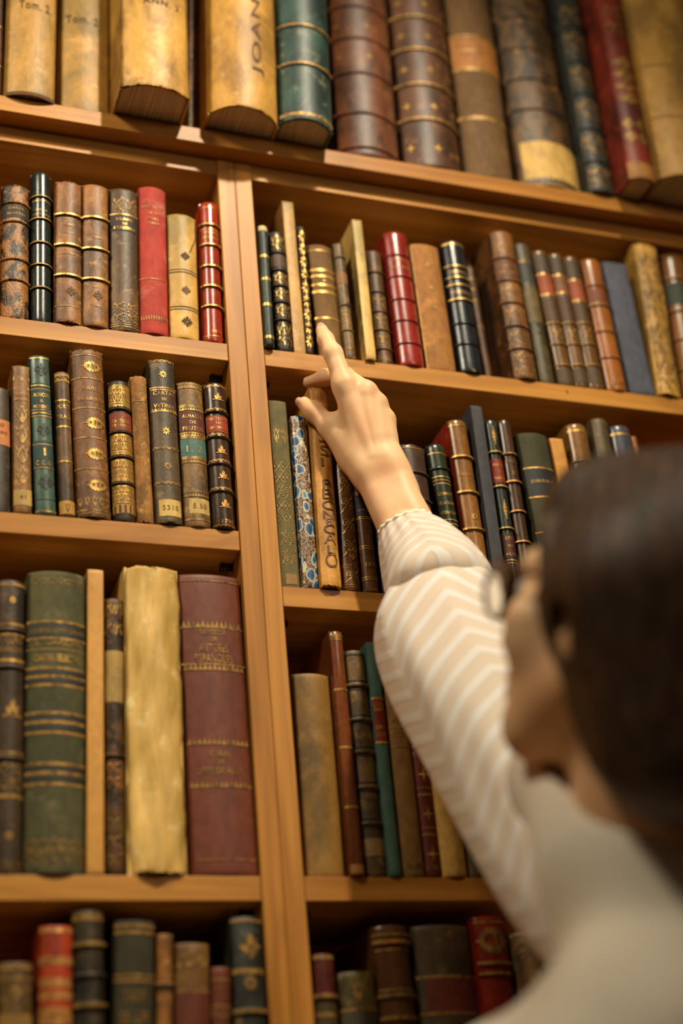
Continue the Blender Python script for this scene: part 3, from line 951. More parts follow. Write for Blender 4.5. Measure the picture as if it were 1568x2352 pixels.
# --- third shelf, left bookcase
B('D', 'dark brown book with a peach label, cut by the left edge', (-42, 894, 22, 896, -42, 1168, 27, 1173), (70, 58, 46), [('b', 962, 1020, (196, 128, 82)), ('T', 975, 'LIBRO', 7, 'i'), ('T', 992, 'PRIMERO', 7, 'i')], rnd=0.4)
B('D', 'tan book gilt with a lattice of diamonds and a paper tag at its foot', (29, 842, 67, 842, 30, 1174, 75, 1179), (140, 100, 54),
  [('p', 'lattice', 845, 895, 1, 1, 'd'), ('T', 905, 'NUEVO', 7, 'd'), ('T', 917, 'MANUAL', 7, 'd'), ('p', 'tulip', 926, 1112, 1, 4, 'd'), ('b', 1124, 1160, (190, 160, 104)), ('T', 1141, '41', 10, 'f')], rnd=0.3, y=0.0, c2=(104, 72, 38))
B('D', 'green leather book numbered 1 with black flower stamps', (68, 818, 110, 822, 79, 1178, 130, 1183), (72, 98, 78),
  [('l', 822, 3), ('o', 'rosette', 849, 30, 'k', 0.1), ('b', 880, 954, (36, 62, 54)), ('w', 'dot', 885, 14, 3), ('l', 893, 2, 'd'), ('T', 907, 'ALENCON', 9), ('T', 921, '&', 8, 'd'), ('T', 934, 'PROVENCE', 8), ('l', 941, 2, 'd'), ('w', 'dot', 948, 14, 3), ('l', 955, 3, 'd'),
   ('o', 'rosette', 987, 30, 'k', 0.1), ('b', 1012, 1076, (40, 66, 56)), ('l', 1020, 2, 'd'), ('T', 1038, '1', 18, 'g', 0.1), ('T', 1063, 'C. C. O.', 10), ('l', 1074, 2, 'd'), ('o', 'rosette', 1107, 34, 'k', 0.1), ('l', 1146, 2, 'k'), ('l', 1174, 3)], kind='gloss', rnd=0.35, y=0.0, rough=0.36, c2=(54, 80, 66))
B('D', 'slim brown book with gold lines, gilt foot and lettering TRAGI', (125, 858, 158, 858, 137, 1183, 172, 1188), (112, 82, 54),
  [('b', 858, 876, (186, 142, 70)), ('w', 'wave', 867, 2, 10, 'k'), ('l', 919, 4), ('T', 934, 'PORTE', 10), ('T', 957, 'TRAGI', 10), ('l', 979, 4), ('l', 1059, 4), ('b', 1150, 1180, (196, 150, 70)), ('o', 'tulip', 1165, (12, 22), 'f')], rnd=0.6, y=0.002, c2=(72, 50, 34))
B('D', 'broad brown book with four gold cartouches lettered En America', (159, 806, 236, 812, 178, 1188, 253, 1193), (128, 86, 50),
  [('l', 815, 2, 'd'), ('l', 868, 3, 'd'), ('l', 936, 3, 'd'), ('l', 1004, 3, 'd'), ('l', 1076, 3, 'd')] + [('o', 'cartouche', v, 38, 'g', 0.22) for v in (841, 971, 1042, 1114)] +
  [('T', 892, 'PARIS', 9, 'd', 0.1), ('T', 916, 'EN AMERICA', 9, 'd', 0.12), ('w', 'tulip', 1150, 5, 22, 'd'), ('l', 1171, 3, 'd'), ('w', 'blotch', 1180, 4, 10, 'd')], rnd=0.42, y=-0.002, ragged=0.003, c2=(92, 60, 34))
B('D', 'dark book covered in rows of gilt lyres with a red label', (247, 880, 297, 882, 261, 1192, 311, 1196), (62, 44, 28),
  [('b', a, c, (150, 110, 54)) for a, c in ((886, 930), (997, 1042), (1055, 1103), (1116, 1156))] + [('w', 'wave', 886, 8, 8)] + [q for v in (899, 915, 1007, 1026, 1066, 1088, 1124, 1143) for q in (('w', 'lyre', v, 4, 17),)] +
  [('l', v, 2) for v in (890, 924, 930, 998, 1017, 1036, 1056, 1077, 1098, 1115, 1134, 1153)] + [('r', v, 8) for v in (939, 992, 1049, 1110)] + [('w', 'wave', v, 9, 6) for v in (932, 999, 1042, 1057, 1103, 1117)] +
  [('b', 947, 987, (138, 62, 40)), ('T', 960, 'LA', 6, 'd'), ('T', 967, 'CATEDRAL', 8), ('T', 977, 'DE SEVILLA', 7), ('b', 1157, 1178, (190, 146, 70)), ('w', 'tooth', 1168, 5, 16, 'i')], rnd=0.6, y=0.0)
B('D', 'plain rough tan book with a torn foot', (298, 866, 336, 868, 315, 1196, 353, 1199), (172, 124, 70), [('l', 921, 1.5, 'd')], kind='cloth', rnd=0.6, y=0.0, ragged=0.005, wob=0.0005, scale=36, amt=0.9, wear=0.5, c2=(122, 84, 46))
B('D', 'dark grey brown book lettered Cartas with a pasted number tag', (340, 826, 399, 834, 358, 1200, 420, 1206), (92, 76, 58),
  [('w', 'wave', 829, 5, 10, 'd'), ('o', 'petals', 860, 18, 'g'), ('b', 893, 941, (76, 50, 42)), ('l', 890, 3), ('w', 'dot', 895, 12, 4), ('T', 903, 'CARTAS', 9), ('T', 917, 'DE', 6), ('T', 932, 'VVTINIA', 10), ('w', 'tri', 940, 9, 5), ('l', 944, 3),
   ('o', 'petals', 990, 18, 'g'), ('o', 'petals', 1070, 18, 'd'), ('w', 'wave', 1029, 5, 9, 'd'), ('w', 'wave', 1109, 5, 9, 'd'), ('b', 1147, 1185, (212, 184, 122), -0.72, 0.82), ('l', 1151, 0.1, 'f'), ('T', 1166, '5315', 11, 'f', 0.05), ('o', 'tagframe', 1, 1) ][:-1], rnd=0.4, y=-0.003, ragged=0.004, c2=(64, 52, 42))
B('D', 'tan book lettered Almacen de Frutos with maroon and teal labels', (405, 882, 464, 884, 425, 1204, 483, 1209), (132, 102, 62),
  [('w', 'tooth', 880, 18, 7, 'd'), ('w', 'tri', 888, 9, 7, 'd'), ('w', 'tooth', 933, 18, 6), ('w', 'tri', 939, 10, 6), ('b', 944, 996, (98, 46, 42)), ('T', 956, 'ALMACEN', 9), ('T', 970, 'DE', 8), ('T', 984, 'FRUTOS', 9), ('l', 994, 2),
   ('w', 'tri', 998, 10, 6), ('w', 'tooth', 1004, 18, 6), ('b', 1008, 1048, (78, 118, 108)), ('T', 1031, '1. 2.', 16, 'g', 0.1), ('w', 'tooth', 1051, 18, 6), ('w', 'tri', 1059, 10, 7, 'd'), ('w', 'tooth', 1128, 18, 6, 'd'), ('w', 'tri', 1136, 10, 7, 'd'),
   ('b', 1145, 1179, (206, 180, 124), -0.6, 0.92), ('T', 1162, '5.50', 11, 'f', 0.15), ('w', 'tooth', 1183, 18, 6, 'd'), ('w', 'tri', 1191, 10, 7, 'd')], rnd=0.4, y=-0.002, c2=(84, 60, 40), scale=30)
B('D', 'dark brown book with gold pyramid ornaments dated 1788 by the upright', (467, 884, 516, 888, 488, 1209, 540, 1215), (66, 48, 36),
  [('w', 'wave', 886, 5, 8, 'c'), ('r', 945, 9), ('w', 'wave', 939, 6, 6, 'c'), ('b', 954, 992, (158, 66, 42)), ('T', 962, 'HISTORIA', 7, 'c'), ('T', 972, 'DE', 6, 'c'), ('T', 982, 'CARLOSMAGNO', 7, 'c'), ('w', 'wave', 997, 6, 7, 'g'), ('r', 1003, 9), ('w', 'wave', 1057, 6, 7, 'c'), ('r', 1064, 9), ('w', 'wave', 1121, 6, 7, 'g'), ('r', 1127, 9)] +
  [('o', 'fleur', v, (24, 22), 'c', 0.1) for v in (912, 1034, 1092, 1158)] + [('T', 1197, '1788', 9, 'c', 0.2), ('w', 'wave', 1206, 6, 6, 'c')], kind='gloss', rnd=0.6, y=-0.004, c2=(42, 30, 24), wear=0.3)
# --- third shelf, right bookcase
B('E', 'grey green cloth book with faded gilt tracery beside the upright', (617, 918, 655, 924, 645, 1340, 690, 1346), (104, 98, 70),
  [('p', 'tulip', 980, 1020, 2, 1, 'd'), ('p', 'lattice', 1060, 1110, 2, 2, 'd'), ('p', 'scroll', 1110, 1150, 2, 1, 'd'), ('p', 'lattice', 1150, 1200, 2, 2, 'd'), ('p', 'scroll', 1215, 1300, 2, 2, 'd'), ('b', 1318, 1342, (150, 116, 72), -0.5, 0.7)], kind='cloth', rnd=0.14, y=0.006, c2=(78, 74, 54), amt=0.8)
B('E', 'slim book in blue and brown marbled paper', (668, 957, 701, 959, 694, 1347, 733, 1351), (90, 90, 90), [], kind='marble', rnd=0.4, y=0.0)
B('E', 'vellum book with brown capitals down the spine, gripped by the hand', (709, 892, 751, 894, 737, 1352, 784, 1356), (208, 156, 86),
  [('V', 985, 1345, 'S BRENCISNO', 'i', 0.55, 1, 0.05)][:0] + [('T', v, s, sz, 'f', 0.1, 1.1) for v, s, sz in ((1003, 'S', 30), (1035, 'S', 26), (1062, 'L', 24), (1112, 'P', 22), (1135, 'B', 24), (1160, 'C', 22), (1182, 'N', 20), (1198, 'F', 16), (1215, 'C', 22), (1237, 'A', 24), (1262, 'L', 20), (1287, 'O', 34))],
  kind='vellum', rnd=0.4, y=-0.007, wob=0.0007, ragged=0.003, c2=(156, 106, 52), amt=0.9, scale=22)
B('E', 'brown gilt book with scrolling vines right of the lettered vellum one', (766, 1010, 800, 1012, 788, 1354, 829, 1358), (118, 76, 44),
  [('p', 'scroll', 1040, 1280, 1, 5), ('o', 'tulip', 1270, (24, 28), 'g', 0.2), ('l', 1298, 1.5, 'd'), ('l', 1303, 1.5, 'd'), ('p', 'scroll', 1306, 1340, 1, 1), ('l', 1343, 1.5, 'd'), ('l', 1348, 1.5, 'd')], kind='gloss', rnd=0.45, y=0.0, rough=0.33)
B('E', 'brown calf book dated 1875 below the wrist', (808, 1080, 840, 1082, 834, 1358, 871, 1361), (120, 80, 46),
  [('l', 1129, 2), ('l', 1133, 2), ('b', 1138, 1184, (50, 38, 38)), ('T', 1146, 'LA GRUTA', 5, 'd'), ('T', 1158, 'DEL', 4, 'd'), ('T', 1172, 'LETRADO', 5, 'd'), ('l', 1187, 2), ('l', 1191, 2), ('l', 1254, 2), ('l', 1259, 2), ('T', 1296, '1875', 10, 'g', 0.2), ('l', 1325, 2), ('l', 1330, 2), ('l', 1354, 2)], kind='gloss', rnd=0.6, y=0.0, c2=(78, 48, 28), amt=0.9)
B('E', 'dark reddish book half hidden between the 1875 book and the sleeve', (846, 1090, 876, 1090, 876, 1361, 908, 1364), (66, 36, 30), [], y=0.006, rnd=0.5)
B('E', 'wide dark plum leather book with raised bands right of the wrist', (903, 1020, 974, 1034, 944, 1364, 1016, 1370), (86, 64, 58), [('r', 1084, 9), ('r', 1146, 9), ('r', 1210, 9), ('l', 1028, 2, 'd')], kind='gloss', rnd=0.45, y=0.0, ragged=0.004, rough=0.36)
B('E', 'dark green book with gold lines lettered Guerra', (978, 1026, 1020, 1026, 1040, 1368, 1080, 1372), (50, 58, 38),
  [('l', 1040, 3), ('r', 1075, 8), ('l', 1094, 3), ('l', 1102, 3, 'd'), ('l', 1110, 3, 'd'), ('T', 1134, 'COMENT', 8), ('T', 1155, 'DE LA GUERRA', 8), ('T', 1177, 'LITERATURA', 8), ('l', 1193, 3), ('l', 1203, 3)], kind='gloss', rnd=0.55, y=0.0)
B('E', 'tan calf book with two gold raised bands and a red side', (1026, 970, 1072, 970, 1090, 1374, 1136, 1378), (146, 102, 58),
  [('l', 976, 3), ('r', 1048, 11, 'g'), ('r', 1129, 11, 'g'), ('r', 1214, 11, 'g'), ('r', 1300, 11, 'g'), ('T', 1090, 'PRECEPTOS', 7, 'd'), ('o', 'petals', 1186, 16, 'g', 0.1)], kind='gloss', rnd=0.5, y=-0.004, cover=(150, 44, 24), c2=(104, 68, 38))
B('E', 'tall slim slate grey cloth book', (1077, 932, 1106, 932, 1141, 1384, 1169, 1386), (70, 68, 72), [], kind='cloth', rnd=0.1, y=-0.006, wear=0.1)
B('E', 'slim dark green book with gold diamonds and a red label', (1113, 968, 1138, 968, 1173, 1385, 1203, 1388), (54, 58, 48),
  [('o', 'lozenge', 1000, (16, 44)), ('r', 1038, 8, 'g'), ('b', 1054, 1108, (132, 40, 30)), ('T', 1068, 'TEATRO', 6), ('T', 1084, 'Y', 6), ('T', 1098, 'POESIA', 6), ('r', 1117, 8, 'g'), ('o', 'lozenge', 1170, (16, 44)), ('r', 1213, 8, 'g'), ('b', 1226, 1280, (74, 36, 26)), ('T', 1236, 'STO', 7), ('T', 1254, 'DE', 6), ('T', 1272, 'ALVA', 7), ('l', 1286, 3), ('l', 1293, 2)], kind='gloss', rnd=0.6, y=-0.002)
B('E', 'narrow dark brown book with ribbed bands right of the red labelled one', (1142, 968, 1171, 968, 1206, 1388, 1238, 1392), (80, 56, 42),
  [('r', 1042, 8, 'd'), ('T', 1060, 'OBRAS', 7, 'd'), ('T', 1086, 'II', 10), ('r', 1106, 9, 'c'), ('r', 1174, 8, 'c'), ('r', 1244, 8, 'c'), ('r', 1310, 8), ('l', 1300, 3, 'd')], kind='gloss', rnd=0.6, y=0.0)
B('E', 'broad matte olive book with a black gold edged label', (1186, 998, 1254, 1002, 1262, 1394, 1334, 1402), (66, 66, 44),
  [('b', 1074, 1140, (34, 34, 36)), ('l', 1074, 4), ('T', 1106, 'JUAN RAMON', 11), ('l', 1141, 4), ('l', 1222, 4), ('b', 1226, 1290, (34, 34, 36)), ('T', 1242, 'OBRAS', 9), ('T', 1262, 'LA', 9)], kind='cloth', rnd=0.3, y=-0.004, wear=0.05)
B('E', 'thin pale orange pamphlet right of the olive book', (1262, 1006, 1291, 1008, 1344, 1400, 1376, 1403), (206, 152, 88), [], kind='cloth', rnd=0.1, y=0.0)
B('E', 'brown book with gold head band above the dark hair', (1298, 980, 1344, 980, 1380, 1404, 1428, 1409), (138, 100, 56), [('l', 988, 6), ('r', 1060, 8)], kind='gloss', rnd=0.55, y=0.0)
B('E', 'grey brown speckled book above the hair, second from the shelf end', (1355, 966, 1393, 966, 1434, 1408, 1474, 1412), (98, 84, 66), [], rnd=0.5, y=0.002)
B('E', 'slate blue book with one gold line, just above the hair', (1398, 982, 1447, 986, 1480, 1410, 1528, 1415), (92, 92, 102), [('l', 996, 5)], kind='gloss', rnd=0.5, y=0.0)
B('E', 'thin orange sliver of a book right of the slate blue one', (1449, 1002, 1460, 1002, 1531, 1415, 1544, 1416), (170, 112, 60), [], rnd=0.3, y=0.004)
# --- fourth shelf, left bookcase
B('F', 'tall dark brown book with gold flowers, cut by the left edge', (-12, 1336, 61, 1338, -20, 2003, 46, 2004), (70, 54, 38),
  [('l', 1342, 6, 'd'), ('o', 'petals', 1378, 14, 'g', 0.1), ('l', 1433, 6, 'd'), ('r', 1446, 12), ('l', 1457, 5, 'd'), ('T', 1470, 'R. PEDRO', 12, 'd'), ('T', 1480, 'DE', 7, 'd'), ('T', 1491, 'ALARCON', 11, 'd'), ('l', 1516, 6), ('r', 1531, 12), ('o', 'fleur', 1630, (36, 44), 'd', 0.2), ('l', 1728, 4, 'd'), ('p', 'blotch', 1748, 1815, 2, 2, 'd'), ('l', 1828, 8, 'd'), ('r', 1740, 10), ('o', 'petals', 1919, 16, 'd', 0.1), ('w', 'blotch', 1990, 4, 24, 'd')], rnd=0.45, y=0.0)
B('F', 'big worn olive green cloth book with many gold lines', (63, 1318, 197, 1324, 49, 2004, 196, 2007), (90, 88, 62),
  [('w', 'blotch', 1334, 7, 14, 'd'), ('l', 1428, 6, 'd'), ('l', 1438, 7, 'k'), ('w', 'blotch', 1447, 8, 10, 'd'), ('l', 1456, 7, 'k'), ('l', 1466, 5, 'd'), ('T', 1475, 'S. GARCIA', 12, 'd'), ('l', 1491, 2, 'd', ), ('T', 1511, 'CARTAS SELECTAS', 14, 'g'), ('l', 1534, 5, 'd'), ('l', 1544, 7, 'k'), ('l', 1553, 6, 'd'), ('l', 1563, 7, 'k'), ('l', 1573, 6, 'd'),
   ('l', 1637, 6, 'd'), ('l', 1648, 8, 'k'), ('l', 1658, 7, 'd'), ('l', 1670, 9, 'k'), ('l', 1682, 6, 'd'), ('l', 1754, 6, 'd'), ('l', 1764, 8, 'k'), ('l', 1775, 7, 'd'), ('l', 1788, 9, 'k'), ('l', 1800, 6, 'd'), ('w', 'blotch', 1940, 6, 26, 'd'), ('w', 'blotch', 1965, 5, 34, 'd')],
  kind='cloth', rnd=0.32, y=-0.003, wear=0.3, wearc=(160, 142, 96), c2=(62, 64, 46), amt=0.8)
B('F', 'thin smooth honey cream book between the olive book and a mottled one', (200, 1307, 238, 1309, 199, 2003, 238, 2003), (208, 158, 88), [], kind='vellum', rnd=0.06, y=0.0, wear=0.15, amt=0.3, cover=(196, 150, 86))
B('F', 'slim mottled brown book with a pale rubbed label', (241, 1377, 282, 1379, 241, 2003, 286, 2004), (98, 70, 40),
  [('b', 1494, 1612, (176, 150, 100)), ('w', 'wave', 1400, 2, 30, 'd'), ('w', 'wave', 1445, 2, 30, 'd'), ('r', 1735, 9), ('p', 'blotch', 1745, 1810, 1, 2, 'c'), ('p', 'blotch', 1870, 1995, 1, 3, 'd')], rnd=0.5, y=0.003, kind='crackle', c2=(56, 38, 24), wear=0.5)
B('F', 'thick crumpled cream vellum book, the palest on its shelf', (287, 1306, 404, 1308, 292, 2005, 432, 2007), (234, 202, 142), [], kind='vellum', rnd=0.3, y=-0.006, wob=0.0024, ragged=0.006, scale=14, stretch=0.22, c2=(196, 156, 96))
B('F', 'large maroon book lettered Biblioteca de Autores Espanoles', (405, 1318, 548, 1332, 441, 2003, 593, 2007), (112, 58, 44),
  [('w', 'dash', 1334, 12, 5, 'd'), ('w', 'tri', 1433, 13, 13, 'd'), ('l', 1441, 3, 'd'), ('T', 1452, 'BIBLIOTECA', 11, 'd', 0, 0.8), ('T', 1468, 'DE', 9, 'd'), ('T', 1488, 'AUTORES', 17, 'd', 0, 0.9), ('T', 1510, 'ESPAÑOLES', 17, 'd', 0, 1.15), ('w', 'tri', 1532, 13, 12, 'd'), ('l', 1525, 3, 'd'),
   ('w', 'tri', 1703, 13, 11, 'd'), ('T', 1731, 'OBRAS', 11, 'd', 0, 0.6), ('T', 1750, 'DE', 9, 'd'), ('T', 1770, 'LOPE DE VEGA', 13, 'd', 0, 1.35), ('w', 'tri', 1801, 13, 11, 'd'), ('w', 'dash', 1974, 6, 5, 'd')],
  rnd=0.18, y=0.0, kind='cloth', rough=0.5, wear=0.15, c2=(92, 44, 34))
# --- fourth shelf, right bookcase
B('G', 'wide worn olive tan book beside the upright', (668, 1546, 761, 1558, 703, 2006, 794, 2008), (146, 112, 60), [], kind='vellum', rnd=0.3, y=0.004, c2=(104, 78, 40), amt=1.0, wear=0.4)
B('G', 'tall slim red brown book with thin gold bands', (754, 1450, 784, 1452, 804, 2007, 837, 2009), (126, 70, 42),
  [('l', 1458, 2), ('l', 1463, 2), ('l', 1468, 2), ('l', 1583, 5), ('l', 1716, 5), ('l', 1853, 5), ('b', 1985, 2006, (178, 132, 76))], rnd=0.4, y=-0.004, kind='gloss', depth=0.2)
B('G', 'grey brown book with double raised bands', (788, 1496, 838, 1498, 842, 2008, 889, 2010), (118, 94, 62),
  [('l', 1503, 4, 'k')] + [q for v in (1573, 1652, 1726, 1807, 1891) for q in (('r', v, 12), ('l', v - 10, 3, 'k'), ('l', v + 10, 3, 'k'))] + [('T', 1610, 'NOVELAS', 9, 'd'), ('T', 1690, 'NOVELAS', 13, 'd'), ('b', 1925, 1965, (146, 120, 82))], rnd=0.45, y=0.0)
B('G', 'teal cloth book with a red title label', (838, 1476, 866, 1476, 893, 2010, 922, 2011), (76, 108, 92),
  [('b', 1603, 1706, (132, 36, 30)), ('l', 1604, 5), ('l', 1705, 5), ('T', 1618, 'CERO', 10), ('T', 1630, 'IMP', 8), ('T', 1671, 'RIMAS', 10), ('T', 1686, 'OCTAVAS', 9)], rnd=0.3, y=-0.002, kind='cloth', wear=0.05)
B('G', 'olive gold cloth book lettered World beside the sleeve', (872, 1502, 920, 1502, 924, 2010, 978, 2012), (138, 104, 56), [('T', 1620, 'AROUND', 12, 'd'), ('T', 1638, 'A', 11, 'd'), ('T', 1655, 'WORLD', 12, 'd'), ('T', 1685, 'KNOWN', 13, 'd'), ('l', 1672, 2, 'd'), ('l', 1715, 2, 'd'), ('l', 1983, 3, 'd'), ('l', 1990, 3, 'd')], kind='cloth', rnd=0.3, y=0.0)
B('G', 'dark red book with gold four pointed stars below the sleeve', (930, 1600, 966, 1600, 980, 2012, 1015, 2012), (104, 38, 28),
  [('o', 'star4', v, 27) for v in (1690, 1778, 1869, 1961)] + [('w', 'tri', v, 9, 4, 'd') for v in (1735, 1822, 1914, 1990)] + [('l', v, 2, 'd') for v in (1714, 1730, 1809, 1826, 1901, 1918, 1995)], rnd=0.35, y=0.0, kind='cloth', rough=0.55)
B('G', 'cream book right of the red starred one', (968, 1622, 1024, 1622, 1017, 2013, 1073, 2013), (214, 172, 104), [], kind='vellum', rnd=0.3, y=-0.002, wear=0.2)
B('G', 'grey brown book half hidden behind the elbow of the sleeve', (1027, 1650, 1062, 1650, 1076, 2013, 1112, 2013), (104, 90, 68), [], rnd=0.4, y=0.002)
# --- fifth shelf, left bookcase (feet below the frame)
B('H', 'short olive brown book at the left end of the lowest shelf', (-6, 2212, 79, 2214, -6, 2352, 80, 2352), (106, 82, 46), [('l', 2222, 5, 'd'), ('l', 2248, 4, 'd'), ('o', 'rosette', 2280, 26, 'd'), ('b', 2328, 2420, (150, 116, 62))], rnd=0.35)
B('H', 'orange red book with gold bands on the lowest shelf', (85, 2128, 166, 2130, 82, 2352, 165, 2352), (190, 70, 40), [('l', 2136, 8, 'c'), ('l', 2206, 14, 'c'), ('l', 2256, 16, 'c'), ('l', 2286, 14, 'c'), ('l', 2334, 30, 'c')], rnd=0.4, y=0.0)
B('H', 'tall blackish brown book with gold bands on the lowest shelf', (164, 2094, 244, 2096, 171, 2352, 247, 2352), (62, 52, 40), [('l', 2106, 12, 'd'), ('r', 2168, 14, 'd'), ('r', 2240, 12), ('r', 2308, 14, 'd')], rnd=0.5, y=-0.002)
B('H', 'broad dark olive book on the lowest shelf', (252, 2117, 357, 2119, 250, 2352, 356, 2352), (58, 54, 38), [('l', 2126, 5, 'd'), ('l', 2141, 5, 'd'), ('l', 2240, 4, 'd'), ('l', 2252, 4, 'd'), ('T', 2288, 'DERECHO', 20, 'd', 0, 1.0), ('T', 2338, 'DE LOPE', 20, 'd', 0, 1.3)], rnd=0.3, y=0.0, kind='cloth')
B('H', 'thin tan book between two wider ones on the lowest shelf', (359, 2146, 397, 2148, 358, 2352, 396, 2352), (164, 114, 62), [('r', 2260, 8), ('l', 2264, 4, 'k')], rnd=0.5, y=0.0)
B('H', 'mottled brown book with red label on the lowest left shelf', (400, 2168, 480, 2170, 404, 2352, 481, 2352), (120, 88, 52), [('b', 2278, 2420, (104, 50, 32)), ('p', 'wave', 2190, 2230, 2, 1, 'd'), ('l', 2276, 3, 'd')], rnd=0.3, y=0.0, c2=(74, 52, 34))
B('H', 'small maroon book on the lowest shelf', (484, 2222, 528, 2224, 486, 2352, 530, 2352), (108, 56, 42), [('l', 2250, 3, 'd'), ('l', 2310, 3, 'd'), ('l', 2322, 3, 'd'), ('l', 2334, 3, 'd')], rnd=0.4, y=0.003)
B('H', 'dark slate book with gold ornaments beside the upright, lowest shelf', (528, 2107, 598, 2109, 540, 2352, 611, 2352), (64, 64, 56), [('l', 2114, 5, 'd'), ('o', 'rosette', 2174, 42, 'd', 0.1), ('l', 2230, 10, 'd'), ('o', 'petals', 2258, 26, 'd', 0), ('r', 2322, 14, 'd'), ('b', 2330, 2420, (110, 92, 62), -0.97, -0.55)], rnd=0.4, y=-0.002)
# --- fifth shelf, right bookcase
B('I', 'slim dark maroon book with gold bands right of the upright, lowest shelf', (718, 2192, 764, 2194, 727, 2352, 775, 2352), (92, 32, 22), [('l', 2198, 7, 'd'), ('r', 2288, 14, 'd'), ('b', 2300, 2420, (74, 58, 34)), ('l', 2330, 7, 'd')], rnd=0.5, y=0.0)
B('I', 'short worn olive book on the lowest right shelf', (771, 2234, 860, 2236, 784, 2352, 872, 2352), (98, 86, 54), [('o', 'tulip', 2275, 34, 'd'), ('b', 2322, 2420, (66, 62, 50)), ('l', 2318, 4, 'd')], rnd=0.3, y=0.003, wear=0.6)
B('I', 'brown book with gold ruled raised bands, lowest right shelf', (851, 2128, 934, 2130, 877, 2352, 957, 2352), (104, 68, 46), [('r', 2147, 12, 'd'), ('r', 2162, 16, 'c'), ('l', 2180, 4, 'd'), ('l', 2272, 4, 'd'), ('r', 2286, 12, 'd'), ('r', 2338, 12, 'd')], rnd=0.45, y=0.0, kind='gloss')
B('I', 'very broad dark grey book with a dull red label', (943, 2127, 1079, 2133, 962, 2352, 1106, 2352), (84, 70, 54), [('o', 'petals', 2146, 18, 'd', 0.2), ('b', 2246, 2322, (104, 44, 30), -0.75, 0.97), ('l', 2242, 5, 'd'), ('l', 2326, 5, 'd')], rnd=0.3, y=0.002, wear=0.35)
B('I', 'red leather book with a gold wreath, lowest right shelf', (1081, 2106, 1156, 2106, 1113, 2352, 1188, 2352), (140, 40, 28), [('l', 2117, 4), ('o', 'cartouche', 2160, (56, 70), 'd', 0.0), ('r', 2212, 12, 'd'), ('r', 2236, 10, 'd')], rnd=0.25, y=-0.003, kind='gloss')
B('I', 'brown and tan book tucked beside the red wreath book', (1167, 2143, 1230, 2145, 1196, 2352, 1258, 2352), (118, 86, 52), [('l', 2150, 5, 'd'), ('o', 'petals', 2190, 18, 'd', -0.4)], rnd=0.35, y=0.0, c2=(74, 54, 36))

layout()
for i_, b_ in enumerate(BOOKS):
    make_book(b_, i_)

# leather tie hanging from the short vellum book
vb = next(b for b in BOOKS if 'leather tie' in b['label'])
tv, tf = [], []
for i_ in range(9):
    t_ = i_ / 8
    a_ = 0.93 - 0.55 * max(0, t_ - 0.45) / 0.55
    z_ = vb['zof'](504 + 72 * t_)
    for s_ in (-1, 1):
        tv.append(vb['S'](a_ + 0.05 * s_, z_, 0.0009))
for i_ in range(8):
    tf.append((2 * i_, 2 * i_ + 1, 2 * i_ + 3, 2 * i_ + 2))
mesh('leather_tie', tv, tf, plain('dark_leather_tie', (92, 68, 40), 0.6), vb['root'])

# small mark on the edge of the second right-hand shelf
mk_, mf_ = get_text('t')
c0_ = at_y(1302, 900, 0.0010)
sh_ = min((o for o in bpy.data.objects if o.name.startswith('shelf') and not o.name.startswith('shelf_pin') and o.parent and o.parent.name == 'bookcase.001'), key=lambda o: abs(max(v.co.z for v in o.data.vertices) - SHELF_Z['C']))
mesh('shelf_mark', [(c0_[0] + x * 0.008 - sh_.parent.location.x, c0_[1], c0_[2] + y_ * 0.008) for x, y_ in mk_], mf_, INK_DARK, sh_)

# ------------------------------------------------------------------ smooth bodies grown from joints
import openvdb as vdb


def cap(a, b, ra, rb=None):
    a, b = np.array(a, float), np.array(b, float)
    rb = ra if rb is None else rb

    def fn(P):
        ab = b - a
        t = np.clip(((P - a) @ ab) / max(1e-12, ab @ ab), 0, 1)
        return np.linalg.norm(P - a - t[..., None] * ab, axis=-1) - (ra + (rb - ra) * t)
    r = max(ra, rb)
    return fn, np.minimum(a, b) - r, np.maximum(a, b) + r


def ell(c, axes, rad):
    c, A, rad = np.array(c, float), np.array(axes, float), np.array(rad, float)

    def fn(P):
        q = (P - c) @ A.T
        k0 = np.linalg.norm(q / rad, axis=-1)
        k1 = np.linalg.norm(q / rad ** 2, axis=-1)
        return k0 * (k0 - 1.0) / np.maximum(k1, 1e-9)
    m = rad.max()
    return fn, c - m, c + m


def smin(a, b, k):
    h = np.maximum(k - np.abs(a - b), 0) / k
    return np.minimum(a, b) - h * h * k * 0.25


